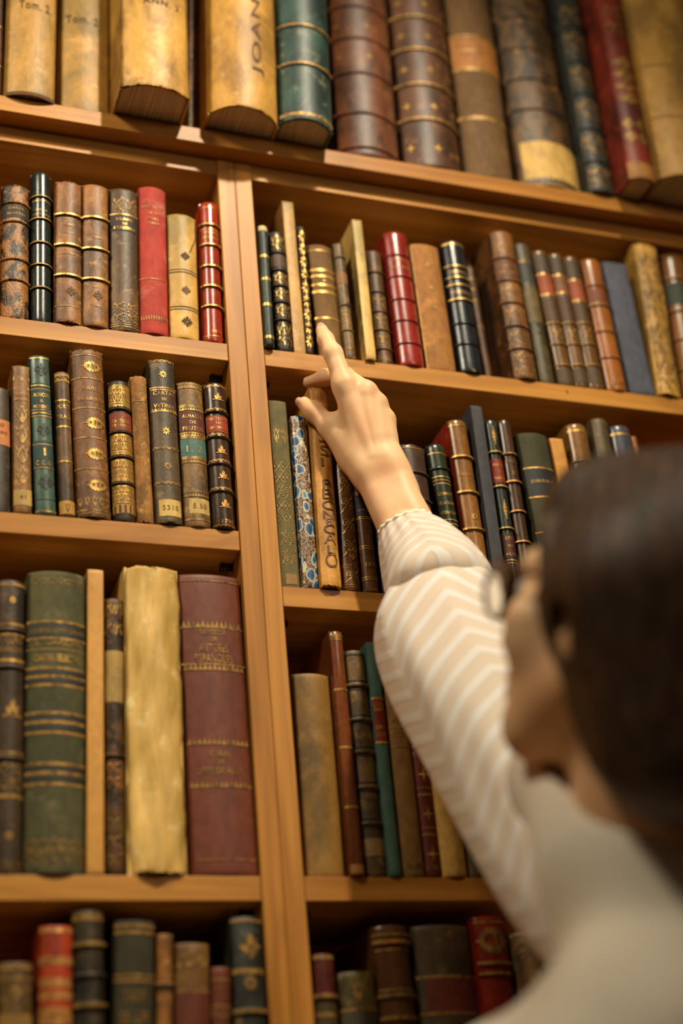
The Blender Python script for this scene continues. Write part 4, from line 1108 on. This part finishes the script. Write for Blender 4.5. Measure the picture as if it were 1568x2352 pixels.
def grow(groups, vox, carve=(), disp=None):
    """groups: list of (primitives, blend inside, blend into the rest) -> vertices, quads."""
    allp = [p for g in groups for p in g[0]]
    lo = np.min([p[1] for p in allp], 0) - 5 * vox
    hi = np.max([p[2] for p in allp], 0) + 5 * vox
    n = np.ceil((hi - lo) / vox).astype(int) + 1
    big = 0.08
    tot = np.full(n, big, np.float32)
    ax = [lo[i] + vox * np.arange(n[i]) for i in range(3)]

    def sub(p, pad):
        i0 = np.maximum(0, np.floor((p[1] - pad - lo) / vox).astype(int))
        i1 = np.minimum(n, np.ceil((p[2] + pad - lo) / vox).astype(int) + 1)
        sl = tuple(slice(i0[k], i1[k]) for k in range(3))
        g = np.stack(np.meshgrid(*[ax[k][sl[k]] for k in range(3)], indexing='ij'), -1)
        return sl, g
    for prims, ki, ko in groups:
        glo = np.min([p[1] for p in prims], 0)
        ghi = np.max([p[2] for p in prims], 0)
        arr = np.full(n, big, np.float32) if len(prims) > 1 else None
        for p in prims:
            sl, g = sub(p, max(ki, ko) + 3 * vox)
            d = p[0](g).astype(np.float32)
            if arr is None:
                tot[sl] = smin(tot[sl], d, ko)
            else:
                arr[sl] = smin(arr[sl], d, ki)
        if arr is not None:
            tot = smin(tot, arr, ko)
    for p, k in carve:
        sl, g = sub(p, k + 3 * vox)
        tot[sl] = -smin(-tot[sl], p[0](g).astype(np.float32), k)
    if disp is not None:
        g = np.stack(np.meshgrid(*ax, indexing='ij'), -1)
        tot = tot + disp(g).astype(np.float32)
    gr = vdb.FloatGrid(big)
    gr.copyFromArray(np.ascontiguousarray(tot))
    pts, quads = gr.convertToQuads(0.0)
    pts = np.array(pts) * vox + lo
    quads = np.array(quads)
    a, b, c, d = (pts[quads[:, i]] for i in range(4))
    vol = np.einsum('ij,ij->i', a, np.cross(b, c)).sum() + np.einsum('ij,ij->i', a, np.cross(c, d)).sum()
    if vol < 0:
        quads = quads[:, ::-1]
    return pts, quads


def np_mesh(name, V, F, mat, parent, origin):
    me = bpy.data.meshes.new(name)
    me.from_pydata((np.asarray(V) - origin).tolist(), [], F.tolist() if isinstance(F, np.ndarray) else [tuple(q) for q in F])
    me.update()
    return link(name, me, mat, parent, True)


# ------------------------------------------------------------------ materials of the person
def skin_material():
    m, nt, nd, lk, b = nodes_of('skin')
    co = coords(nd, lk, 8)
    n = N(nd, 'ShaderNodeTexNoise', Scale=26.0, Detail=3.0)
    lk.new(co, n.inputs['Vector'])
    r = ramp(nd, [(0.35, s2l((238, 182, 134))), (0.62, s2l((246, 200, 152)))])
    lk.new(n.outputs[0], r.inputs[0])
    lk.new(r.outputs[0], b.inputs['Base Color'])
    b.inputs['Roughness'].default_value = 0.48
    b.inputs['Specular IOR Level'].default_value = 0.35
    b.inputs['Subsurface Weight'].default_value = 0.12
    b.inputs['Subsurface Radius'].default_value = (1.0, 0.4, 0.2)
    b.inputs['Subsurface Scale'].default_value = 0.006
    n2 = N(nd, 'ShaderNodeTexNoise', Scale=420.0, Detail=2.0)
    lk.new(co, n2.inputs['Vector'])
    bp = N(nd, 'ShaderNodeBump', Strength=0.10, Distance=0.0006)
    lk.new(n2.outputs[0], bp.inputs['Height'])
    lk.new(bp.outputs[0], b.inputs['Normal'])
    return m


def chiffon(name, uv):
    """Sheer white weave with opaque chevron stripes."""
    m, nt, nd, lk, b = nodes_of(name)
    out = nd['Material Output']
    co = coords(nd, lk, 2)
    w = N(nd, 'ShaderNodeTexNoise', Scale=900.0, Detail=2.0)
    lk.new(co, w.inputs['Vector'])
    b.inputs['Roughness'].default_value = 0.75
    b.inputs['Specular IOR Level'].default_value = 0.25
    b.inputs['Sheen Weight'].default_value = 0.3
    if not uv:
        r = ramp(nd, [(0.3, s2l((248, 230, 202))), (0.6, s2l((255, 242, 220)))])
        lk.new(w.outputs[0], r.inputs[0])
        lk.new(r.outputs[0], b.inputs['Base Color'])
        return m
    tc = nd.new('ShaderNodeUVMap')
    tc.uv_map = 'weave'
    sp = nd.new('ShaderNodeSeparateXYZ')
    lk.new(tc.outputs[0], sp.inputs[0])

    def M(op, a, bb=None):
        q = N(nd, 'ShaderNodeMath', operation=op)
        for i, v in enumerate((a, bb)):
            if v is None:
                continue
            if hasattr(v, 'is_linked'):
                lk.new(v, q.inputs[i])
            else:
                q.inputs[i].default_value = v
        return q.outputs[0]
    tri = M('ABSOLUTE', M('SUBTRACT', M('MULTIPLY', M('FRACT', sp.outputs[0]), 2.0), 1.0))
    ph = M('ADD', M('ADD', sp.outputs[1], M('MULTIPLY', sp.outputs[0], -2.0 / 3.0)), M('MULTIPLY', tri, 2.05))
    s = M('SINE', M('MULTIPLY', ph, 2 * math.pi))
    band = ramp(nd, [(0.56, 0.0), (0.78, 1.0)])
    lk.new(M('MULTIPLY_ADD', s, 0.5), band.inputs[0])
    band.inputs[0].links[0].from_node.inputs[2].default_value = 0.5
    lk.new(mix(nd, lk, band.outputs[0], s2l((249, 235, 217)), s2l((255, 254, 250))), b.inputs['Base Color'])
    tr = nd.new('ShaderNodeBsdfTranslucent')
    tr.inputs[0].default_value = s2l((252, 240, 222))
    a1 = nd.new('ShaderNodeMixShader')
    a1.inputs[0].default_value = 0.30
    lk.new(b.outputs[0], a1.inputs[1])
    lk.new(tr.outputs[0], a1.inputs[2])
    tp = nd.new('ShaderNodeBsdfTransparent')
    a2 = nd.new('ShaderNodeMixShader')
    op = ramp(nd, [(0.0, 0.09), (1.0, 0.01)])
    lk.new(band.outputs[0], op.inputs[0])
    lk.new(op.outputs[0], a2.inputs[0])
    lk.new(a1.outputs[0], a2.inputs[1])
    lk.new(tp.outputs[0], a2.inputs[2])
    lk.new(a2.outputs[0], out.inputs['Surface'])
    bp = N(nd, 'ShaderNodeBump', Strength=0.6, Distance=0.0012)
    lk.new(band.outputs[0], bp.inputs['Height'])
    bw = N(nd, 'ShaderNodeBump', Strength=0.25, Distance=0.0006)
    lk.new(w.outputs[0], bw.inputs['Height'])
    lk.new(bp.outputs[0], bw.inputs['Normal'])
    lk.new(bw.outputs[0], b.inputs['Normal'])
    return m


def hair_material():
    m, nt, nd, lk, b = nodes_of('dark_brown_hair')
    co = coords(nd, lk, 6, (150, 150, 5))
    n = N(nd, 'ShaderNodeTexNoise', Scale=1.0, Detail=4.0)
    lk.new(co, n.inputs['Vector'])
    r = ramp(nd, [(0.35, s2l((40, 25, 13))), (0.55, s2l((74, 46, 23))), (0.7, s2l((106, 68, 36)))])
    lk.new(n.outputs[0], r.inputs[0])
    lk.new(r.outputs[0], b.inputs['Base Color'])
    b.inputs['Roughness'].default_value = 0.55
    bp = N(nd, 'ShaderNodeBump', Strength=0.6, Distance=0.002)
    lk.new(n.outputs[0], bp.inputs['Height'])
    lk.new(bp.outputs[0], b.inputs['Normal'])
    return m


SKIN = skin_material()
NAIL = plain('fingernail', (234, 176, 150), 0.25)
SHEER = chiffon('sheer_chevron_chiffon', True)
CLOTH = chiffon('cream_chiffon', False)
HAIR = hair_material()

# ------------------------------------------------------------------ the person
PO = np.array([0.60, -0.40, 0.0])
person = tag(empty('person', PO), 'person in a sheer cream blouse, seen from behind, reaching up to the books', 'person')


def J(u, v, d):
    return at_d(u, v, d)


D0 = 1.672
wrist_a, wrist_b = J(843, 1082, 1.648), J(890, 1064, 1.648)
elbow, shoulder_r = J(1035, 1485, 1.50), J(1500, 1840, 1.31)
m_i, m_m, m_r, m_p = J(791, 886, D0), J(840, 900, D0 + 0.001), J(866, 928, D0 + 0.001), J(886, 965, D0)
palm = [cap(wrist_a, m_i, 0.0150, 0.0122), cap(J(858, 1075, 1.650), m_m, 0.0150, 0.0116), cap(J(876, 1068, 1.650), m_r, 0.0145, 0.0108),
        cap(wrist_b, m_p, 0.0150, 0.0098), cap(wrist_a, wrist_b, 0.0148, 0.0148), cap(J(818, 925, D0 + 0.0015), J(852, 1010, 1.660), 0.0122, 0.0135), cap(J(852, 945, D0 + 0.0015), J(868, 1010, 1.660), 0.0112, 0.0130), cap(J(812, 1000, 1.676), J(862, 1000, 1.676), 0.0125, 0.0125),
        cap(J(812, 1050, 1.664), J(785, 975, 1.678), 0.0150, 0.0110)]
fore = [cap(wrist_a, J(915, 1225, 1.604), 0.0160, 0.0195), cap(wrist_b, J(957, 1205, 1.604), 0.0152, 0.0195),
        cap(J(935, 1214, 1.604), elbow, 0.0245, 0.0310), cap(elbow, shoulder_r, 0.0330, 0.0430), cap(J(922, 1090, 1.640), J(935, 1120, 1.632), 0.0095, 0.0080)]
index = [cap(m_i, J(765, 812, D0 + 0.018), 0.0121, 0.0100), cap(J(765, 812, D0 + 0.018), J(748, 780, D0 + 0.036), 0.0098, 0.0086),
         cap(J(748, 780, D0 + 0.036), J(739, 759, D0 + 0.049), 0.0086, 0.0070)]
middle = [cap(m_m, J(792, 864, D0 + 0.036), 0.0114, 0.0098), cap(J(792, 864, D0 + 0.036), J(746, 867, D0 + 0.054), 0.0097, 0.0088),
          cap(J(746, 867, D0 + 0.054), J(710, 879, D0 + 0.066), 0.0088, 0.0070)]
ring_ = [cap(m_r, J(850, 908, D0 + 0.040), 0.0106, 0.0094), cap(J(850, 908, D0 + 0.040), J(828, 935, D0 + 0.056), 0.0092, 0.0084), cap(J(828, 935, D0 + 0.056), J(812, 955, D0 + 0.052), 0.0083, 0.0068)]
pinky = [cap(m_p, J(876, 950, D0 + 0.032), 0.0096, 0.0082), cap(J(876, 950, D0 + 0.032), J(860, 970, D0 + 0.045), 0.0080, 0.0073), cap(J(860, 970, D0 + 0.045), J(846, 985, D0 + 0.042), 0.0072, 0.0060)]
thumb = [cap(J(818, 1052, 1.660), J(760, 982, 1.682), 0.0172, 0.0128), cap(J(760, 982, 1.682), J(721, 946, 1.700), 0.0122, 0.0104), cap(J(721, 946, 1.700), J(699, 928, 1.710), 0.0103, 0.0082)]
# faint tendons on the back of the hand
tend = [cap(J(800, 900, D0 - 0.0098), J(856, 1045, 1.6355), 0.0012, 0.0010), cap(J(842, 905, D0 - 0.0090), J(868, 1045, 1.6355), 0.0012, 0.0010), cap(J(866, 934, D0 - 0.0082), J(880, 1045, 1.6360), 0.0010, 0.0008)]
wrinkle = [(cap(J(756 + k * 2, 806 + k * 5, D0 + 0.0088 - k * 0.0006), J(776 + k * 2, 801 + k * 5, D0 + 0.0088 - k * 0.0006), 0.0005, 0.0005), 0.0015) for k in range(0)]
hv, hq = grow([(palm, 0.0115, 0.012), (fore[:2] + fore[4:], 0.014, 0.014), (index, 0.006, 0.010), (middle, 0.006, 0.007), (ring_, 0.006, 0.006), (pinky, 0.006, 0.006), (thumb, 0.008, 0.014), (tend, 0.002, 0.010)], 0.0014, wrinkle)

az, tl = math.radians(-28.5), math.radians(27)
HF0 = np.array([math.sin(az), math.cos(az), 0.0])
HF = HF0 * math.cos(tl) + np.array([0, 0, math.sin(tl)])
HU = -HF0 * math.sin(tl) + np.array([0, 0, math.cos(tl)])
HR = np.cross(HF, HU)
HA = np.array([HR, HF, HU])
HC = J(1487, 1412, 1.12)


def hp(r, f_, u):
    return HC + r * HR + f_ * HF + u * HU


neck = J(1452, 1925, 1.11)
ls, rs = J(1440, 2385, 1.0), shoulder_r
head = [ell(hp(0, -0.012, 0.03), HA, (0.072, 0.092, 0.085)), ell(hp(0, 0.042, -0.03), HA, (0.057, 0.055, 0.085)),
        cap(hp(-0.047, 0.012, -0.062), hp(0, 0.072, -0.096), 0.020, 0.018), cap(hp(0.047, 0.012, -0.062), hp(0, 0.072, -0.096), 0.020, 0.018),
        cap(hp(0, 0.078, -0.098), hp(0, 0.079, -0.095), 0.016), cap(hp(-0.034, 0.082, 0.020), hp(0.034, 0.082, 0.020), 0.012),
        cap(hp(-0.042, 0.068, -0.026), hp(-0.040, 0.066, -0.036), 0.020), cap(hp(0.042, 0.068, -0.026), hp(0.040, 0.066, -0.036), 0.020)]
nose = [cap(hp(0, 0.096, 0.004), hp(0, 0.116, -0.034), 0.0070, 0.0095), cap(hp(-0.011, 0.103, -0.038), hp(0.011, 0.103, -0.038), 0.0070)]
lips = [cap(hp(-0.019, 0.092, -0.062), hp(0.019, 0.092, -0.062), 0.0065), cap(hp(-0.016, 0.091, -0.073), hp(0.016, 0.091, -0.073), 0.0070)]
ears = [ell(hp(-0.078, 0.000, -0.030), HA, (0.008, 0.014, 0.025)), ell(hp(0.074, -0.010, -0.010), HA, (0.008, 0.018, 0.031))]
neckp = [cap(hp(0, -0.022, -0.062), neck + np.array([0, 0, -0.02]), 0.050, 0.053)]
ev, eq = grow([(head, 0.022, 0.02), (nose, 0.010, 0.012), (lips, 0.003, 0.008), (ears, 0.003, 0.008), (neckp, 0.01, 0.030)], 0.0032,
              [(cap(hp(s * 0.031, 0.108, 0.001), hp(s * 0.031, 0.106, 0.0), 0.013), 0.010) for s in (-1, 1)])
chest = (ls + rs) / 2 + np.array([0, 0, -0.14])
hip = np.array([chest[0] - 0.0, chest[1] - 0.03, 0.88])
bf = np.array([math.sin(math.radians(-44)), math.cos(math.radians(-44)), 0])
br_ = np.array([bf[1], -bf[0], 0])
el_l = ls + 0.26 * (RC.T @ np.array([-0.66, -0.66, 0.36]))
ha_l = el_l + 0.22 * np.array([-0.62, 0.16, -0.77])
legs = []
for s in (-1, 1):
    k0 = np.array([hip[0], hip[1], 0.84]) + br_ * s * 0.085
    k1 = np.array([hip[0], hip[1], 0.46]) + br_ * s * 0.085 + bf * 0.02
    k2 = np.array([hip[0], hip[1], 0.09]) + br_ * s * 0.085 - bf * 0.01
    legs.append((k0, k1, k2))
body = [cap(fore[2] and J(935, 1214, 1.604), elbow, 0.0245, 0.0310), cap(elbow, rs, 0.0330, 0.0430), cap(ls, el_l, 0.040, 0.033), cap(el_l, ha_l, 0.031, 0.022),
        cap(ls, rs, 0.036, 0.036), cap(neck + np.array([0, 0, -0.05]), chest - bf * 0.05, 0.040, 0.055), cap(chest - br_ * 0.03 - bf * 0.05, hip - br_ * 0.05, 0.055, 0.09), cap(chest + br_ * 0.03 - bf * 0.05, hip + br_ * 0.05, 0.055, 0.09)]
for k0, k1, k2 in legs:
    body += [cap(k0, k1, 0.078, 0.052), cap(k1, k2, 0.050, 0.034)]
# left hand resting on the shelf edge below the frame
lh = []
hd = (ha_l - el_l) / np.linalg.norm(ha_l - el_l)
sd = np.cross(hd, np.array([0, 0, 1.0]))
sd /= np.linalg.norm(sd)
lh.append(([cap(ha_l, ha_l + hd * 0.07 + sd * 0.012, 0.020, 0.014), cap(ha_l, ha_l + hd * 0.07 - sd * 0.018, 0.020, 0.013)], 0.012, 0.014))
for k, L in zip((-0.026, -0.008, 0.010, 0.027), (0.055, 0.068, 0.064, 0.05)):
    q0 = ha_l + hd * 0.075 + sd * k
    lh.append(([cap(q0, q0 + hd * L * 0.6, 0.009, 0.008), cap(q0 + hd * L * 0.6, q0 + hd * L * 0.9 + np.array([0, 0, -0.016]), 0.008, 0.006)], 0.004, 0.005))
lh.append(([cap(ha_l + sd * 0.02, ha_l + hd * 0.035 + sd * 0.045, 0.012, 0.010), cap(ha_l + hd * 0.035 + sd * 0.045, ha_l + hd * 0.065 + sd * 0.05, 0.010, 0.008)], 0.005, 0.008))
bv, bq = grow([(body, 0.025, 0.02)], 0.009)
lv, lq = grow([([cap(ha_l - hd * 0.03, ha_l, 0.0215)], 0.01, 0.01)] + lh, 0.003)
AV = np.concatenate([hv, ev, bv, lv])
AQ = np.concatenate([hq, eq + len(hv), bq + len(hv) + len(ev), lq + len(hv) + len(ev) + len(bv)])
np_mesh('body', AV, AQ, SKIN, person, PO)


def nail(tip, along, out, wd, ln):
    along = along / np.linalg.norm(along)
    out = out - along * (out @ along)
    out /= np.linalg.norm(out)
    side = np.cross(along, out)
    V, F = [], []
    n = 8
    for i in range(n + 1):
        for j in range(n + 1):
            x, y = -1 + 2 * i / n, -1 + 2 * j / n
            sx = x * math.sqrt(1 - 0.45 * y * y)
            sy = y * math.sqrt(1 - 0.30 * x * x)
            V.append(tip + side * sx * wd / 2 + along * sy * ln / 2 + out * (-0.0030 * sx * sx - 0.0012 * max(0, sy) ** 2))
    for i in range(n):
        for j in range(n):
            F.append((i * (n + 1) + j, (i + 1) * (n + 1) + j, (i + 1) * (n + 1) + j + 1, i * (n + 1) + j + 1))
    np_mesh('fingernail', V, F, NAIL, person, PO)


def tip_nail(pa, pb, r, lean, wd, ln, fwd=0.3):
    ax_ = pb - pa
    ax_ /= np.linalg.norm(ax_)
    out = lean - ax_ * (lean @ ax_)
    out /= np.linalg.norm(out)
    nail(pb + ax_ * r * fwd + out * (r * 0.985), ax_, out, wd, ln)


cx, cu, cf = RC
tip_nail(J(748, 780, D0 + 0.036), J(739, 759, D0 + 0.049), 0.0072, -0.5 * cf + 0.8 * cu - 0.1 * cx, 0.0098, 0.0105)
tip_nail(J(721, 946, 1.700), J(699, 928, 1.710), 0.0084, -0.65 * cf + 0.10 * cu - 0.8 * cx, 0.0112, 0.0120)
tip_nail(J(746, 867, D0 + 0.054), J(710, 879, D0 + 0.066), 0.0073, 0.9 * cu + 0.3 * cf, 0.0098, 0.0105)

# hair
hair = [ell(hp(0, -0.020, 0.036), HA, (0.083, 0.099, 0.090)), cap(J(1372, 1420, 1.095), J(1410, 1610, 1.085), 0.026, 0.022), cap(J(1440, 1380, 1.07), J(1490, 1680, 1.05), 0.045, 0.040),
        cap(J(1540, 1350, 1.06), J(1590, 1720, 1.03), 0.060, 0.050), cap(J(1680, 1350, 1.10), J(1740, 1740, 1.06), 0.070, 0.055), cap(hp(0.07, -0.02, 0.02), hp(0.07, -0.03, -0.16), 0.03, 0.02),
        cap(hp(-0.026, 0.050, 0.070), hp(0.026, 0.050, 0.070), 0.032, 0.032)]
lock = [cap(hp(-0.064, 0.050, 0.040), hp(-0.073, 0.030, -0.010), 0.012, 0.010), cap(hp(-0.073, 0.030, -0.010), J(1318, 1640, 1.105), 0.009, 0.006)]


def strands(g):
    a = (g - HC) @ HR
    c_ = (g - HC) @ HF0
    return 0.0005 * np.sin(a * 420 + 3 * np.sin(c_ * 40)) + 0.0005 * np.sin(c_ * 380 + 3 * np.sin(a * 40))


rv, rq = grow([(hair, 0.045, 0.02), (lock, 0.008, 0.008)], 0.0036,
              [(ell(hp(-0.086, 0.002, -0.034), HA, (0.026, 0.011, 0.020)), 0.005), (ell(hp(0, 0.115, -0.03), HA, (0.055, 0.055, 0.085)), 0.012)], strands)
np_mesh('hair', rv, rq, HAIR, person, PO)

# eyes and spectacles
eye_m = plain('eye', (226, 220, 208), 0.2)
for s in (-1, 1):
    q = hp(s * 0.031, 0.083, 0.001)
    v_, f_ = grow([([cap(q, q + HF * 0.0001, 0.0125)], 0.01, 0.01)], 0.002)
    np_mesh('eye', v_, f_, eye_m, person, PO)
rim_m = plain('horn_frame', (96, 56, 32), 0.3)
sp_root = np_mesh('spectacles', *grow([([cap(hp(-0.010, 0.114, 0.004), hp(0.010, 0.114, 0.004), 0.0018)], 0.002, 0.002)], 0.0008), rim_m, person, PO)


def tube(name, pts, r, mat, closed=False):
    pts = [np.array(p, float) for p in pts]
    n = len(pts)
    V, F = [], []
    up_ = HR + 0.2 * HU
    for i in range(n):
        a, b_ = pts[(i - 1) % n if closed else max(0, i - 1)], pts[(i + 1) % n if closed else min(n - 1, i + 1)]
        t = (b_ - a) / np.linalg.norm(b_ - a)
        s_ = np.cross(t, HF if closed else up_)
        s_ /= np.linalg.norm(s_)
        o = np.cross(t, s_)
        for k in range(8):
            an = 2 * math.pi * k / 8
            V.append(pts[i] + r * (math.cos(an) * s_ + math.sin(an) * o))
    for i in range(n if closed else n - 1):
        for k in range(8):
            F.append((i * 8 + k, i * 8 + (k + 1) % 8, ((i + 1) % n) * 8 + (k + 1) % 8, ((i + 1) % n) * 8 + k))
    o_ = np_mesh(name, V, F, mat, person, PO)
    o_.parent = sp_root
    return o_


glass_m, nt_, nd_, lk_, b_ = nodes_of('spectacle_glass')
b_.inputs['Transmission Weight'].default_value = 1.0
b_.inputs['Roughness'].default_value = 0.02
b_.inputs['IOR'].default_value = 1.05
b_.inputs['Base Color'].default_value = (0.95, 0.93, 0.88, 1)
for s in (-1, 1):
    loop = [hp(s * (0.034 + 0.025 * math.cos(t)), 0.112 - 0.006 * math.cos(t), -0.002 + 0.022 * math.sin(t)) for t in [2 * math.pi * i / 24 for i in range(24)]]
    tube('rim', loop, 0.0019, rim_m, True)
    c0 = sum(loop) / 24
    LV = loop + [p + HF * 0.0012 for p in loop]
    LF = [tuple(range(24)), tuple(range(47, 23, -1))] + [(i, i + 24, (i + 1) % 24 + 24, (i + 1) % 24) for i in range(24)]
    lo_ = np_mesh('lens', LV, LF, glass_m, person, PO)
    lo_.parent = sp_root
    tube('temple', [hp(s * 0.059, 0.106, 0.006), hp(s * 0.073, 0.07, 0.006), hp(s * 0.0775, 0.01, 0.004), hp(s * 0.079, -0.012, -0.004), hp(s * 0.077, -0.024, -0.03)], 0.0020, rim_m)

# blouse
down = np.array([0, 0, -1.0])
nb = neck + down * 0.050
blouse = [cap(nb - bf * 0.02, ls + down * 0.01, 0.050, 0.058), cap(nb, rs + down * 0.02, 0.054, 0.060), cap(ls, el_l, 0.062, 0.060), cap(el_l, el_l + (ha_l - el_l) * 0.85, 0.058, 0.036),
          cap(ls + down * 0.07 + br_ * 0.05 - bf * 0.03, hip + br_ * -0.06, 0.075, 0.115), cap(rs + down * 0.12 - br_ * 0.05 - bf * 0.05, hip + br_ * 0.06, 0.075, 0.115), cap(chest - bf * 0.05, hip, 0.09, 0.12),
          cap(rs, rs + (elbow - rs) * 0.45, 0.062, 0.058), cap(J(1280, 1792, 1.19), J(1385, 1990, 1.09), 0.040, 0.046), cap(nb + bf * 0.022, rs + bf * 0.01, 0.046, 0.058),
          cap(chest + bf * 0.01 + down * 0.06 - br_ * 0.05, chest + bf * 0.01 + down * 0.06 + br_ * 0.03, 0.06, 0.06)]


def folds(g):
    q = g - chest
    return 0.003 * np.sin(q @ np.array([46.0, 20, 30]) + 2 * np.sin(q @ np.array([10.0, -14, 21]))) + 0.002 * np.sin(q @ np.array([-30.0, 62, 26]))


tv_, tq_ = grow([(blouse, 0.026, 0.02)], 0.0065, [(cap(neck + np.array([0, 0, 0.04]), neck + down * 0.04, 0.050, 0.046), 0.010)], folds)
bl = np_mesh('blouse', tv_, tq_, CLOTH, person, PO)

# the raised sleeve: rings from the elastic cuff to the shoulder
RINGS = [(874, 1226, 984, 1184, 1.606), (871, 1240, 1000, 1190, 1.604), (869, 1262, 1030, 1206, 1.598), (872, 1296, 1068, 1238, 1.588), (878, 1334, 1104, 1276, 1.576), (886, 1372, 1130, 1318, 1.562), (890, 1396, 1146, 1350, 1.550),
         (902, 1402, 1140, 1362, 1.550), (926, 1386, 1120, 1352, 1.556), (930, 1370, 1112, 1340, 1.562), (900, 1386, 1136, 1358, 1.550), (870, 1414, 1162, 1384, 1.536), (859, 1446, 1184, 1410, 1.522), (860, 1484, 1206, 1440, 1.506), (868, 1524, 1232, 1476, 1.490), (886, 1580, 1270, 1524, 1.466),
         (914, 1644, 1316, 1576, 1.440), (950, 1716, 1368, 1632, 1.412), (990, 1790, 1420, 1692, 1.384), (1030, 1866, 1468, 1752, 1.356), (1072, 1944, 1508, 1816, 1.328), (1114, 2022, 1540, 1880, 1.300), (1160, 2096, 1566, 1946, 1.272), (1216, 2170, 1590, 2020, 1.244), (1280, 2240, 1610, 2100, 1.210)]
NS = 72
SV, SF, UVs = [], [], []
cen = [(J(a, b_2, d) + J(c, e, d)) / 2 for a, b_2, c, e, d in RINGS]
run = 0.0
axis_all = [cen[min(len(cen) - 1, i + 2)] - cen[max(0, i - 2)] for i in range(len(cen))]
for i, (a, b_2, c, e, d) in enumerate(RINGS):
    L_, R_ = J(a, b_2, d), J(c, e, d)
    mj = (R_ - L_) / 2
    ax_ = axis_all[i] / np.linalg.norm(axis_all[i])
    mn = np.cross(ax_, mj / np.linalg.norm(mj))
    mn /= np.linalg.norm(mn)
    rad = np.linalg.norm(mj) * {0: 0.95, 1: 0.95, 2: 0.95, 3: 0.96, 4: 0.98, 5: 1.0, 6: 1.02, 7: 0.98, 8: 0.84, 9: 0.74, 10: 0.70, 11: 0.70, 12: 0.72, 13: 0.74, 14: 0.76, 15: 0.78}.get(i, 0.80)
    if i:
        run += np.linalg.norm(cen[i] - cen[i - 1])
    gather = 0.045 if i < 3 else 0.012
    lift = {4: 0.006, 5: 0.014, 6: 0.024, 7: 0.027, 8: 0.027, 9: 0.026, 10: 0.024, 11: 0.020, 12: 0.014, 13: 0.008, 14: 0.003}.get(i, 0.0)
    fs = 1.0 if (-mn) @ (-RC[2]) > 0 else -1.0
    for k in range(NS):
        t = 2 * math.pi * k / NS
        wr = 1 + gather * math.sin(17 * t + 0.6 * i) * (1 if i < 4 else 0.4) + (0.030 * math.sin(3 * t + 0.45 * i) + 0.022 * math.sin(7 * t - 0.5 * i) + 0.014 * math.sin(11 * t + 0.9 * i)) * min(1, i / 6)
        SV.append(cen[i] + mj * math.cos(t) * (1 + (wr - 1) * 0.5) - mn * rad * math.sin(t) * wr - ax_ * lift * max(0.0, fs * math.sin(t)))
        UVs.append((k / NS, run))
for i in range(len(RINGS) - 1):
    for k in range(NS):
        SF.append((i * NS + k, (i + 1) * NS + k, (i + 1) * NS + (k + 1) % NS, i * NS + (k + 1) % NS))
sleeve = np_mesh('sleeve', SV, SF, SHEER, person, PO)
sleeve.parent = bl
me_ = sleeve.data
uvl = me_.uv_layers.new(name='weave')
for p in me_.polygons:
    ks = [me_.loops[l].vertex_index for l in p.loop_indices]
    wrap = max(UVs[q][0] for q in ks) > 0.9 and min(UVs[q][0] for q in ks) < 0.1
    for l, q in zip(p.loop_indices, ks):
        u_, v_ = UVs[q]
        if wrap and u_ < 0.5:
            u_ += 1.0
        uvl.data[l].uv = (u_ * 3 + 0.25, -(v_ * 37.0 + 26.0 * min(v_, 0.07)))
sb = sleeve.modifiers.new('soft', 'SUBSURF')
sb.levels = sb.render_levels = 1
cu_v, cu_f = [], []
for k in range(NS):
    p0, p1 = SV[k], SV[NS + k]
    for j in range(6):
        an = 2 * math.pi * j / 6
        rr = 0.0017 * (1 + 0.12 * math.sin(17 * 2 * math.pi * k / NS))
        o_ = (p0 - cen[0]) / np.linalg.norm(p0 - cen[0])
        al = axis_all[0] / np.linalg.norm(axis_all[0])
        cu_v.append(p0 * 0.6 + p1 * 0.4 + rr * (math.cos(an) * o_ + 1.6 * math.sin(an) * al))
for k in range(NS):
    for j in range(6):
        cu_f.append((k * 6 + j, k * 6 + (j + 1) % 6, ((k + 1) % NS) * 6 + (j + 1) % 6, ((k + 1) % NS) * 6 + j))
cf_ = np_mesh('cuff', cu_v, cu_f, CLOTH, person, PO)
cf_.parent = bl

# trousers and shoes, below the frame
tr_ = [cap(hip + np.array([0, 0, 0.06]), hip + np.array([0, 0, -0.04]), 0.128, 0.13)]
for s, (k0, k1, k2) in zip((-1, 1), legs):
    tr_ += [cap(k0, k1, 0.092, 0.072), cap(k1, k2, 0.070, 0.066)]
np_mesh('trousers', *grow([(tr_, 0.03, 0.03)], 0.009), plain('dark_trousers', (46, 44, 48), 0.85), person, PO)
for k0, k1, k2 in legs:
    a0 = np.array([k2[0], k2[1], 0.032])
    np_mesh('shoe', *grow([([cap(a0 - bf * 0.05, a0 + bf * 0.05, 0.031, 0.030), cap(a0 + bf * 0.05, a0 + bf * 0.13 + np.array([0, 0, -0.004]), 0.030, 0.026), cap(a0, a0 + np.array([0, 0, 0.05]), 0.034, 0.034)], 0.03, 0.02)], 0.005), plain('black_shoe', (30, 28, 28), 0.4), person, PO)
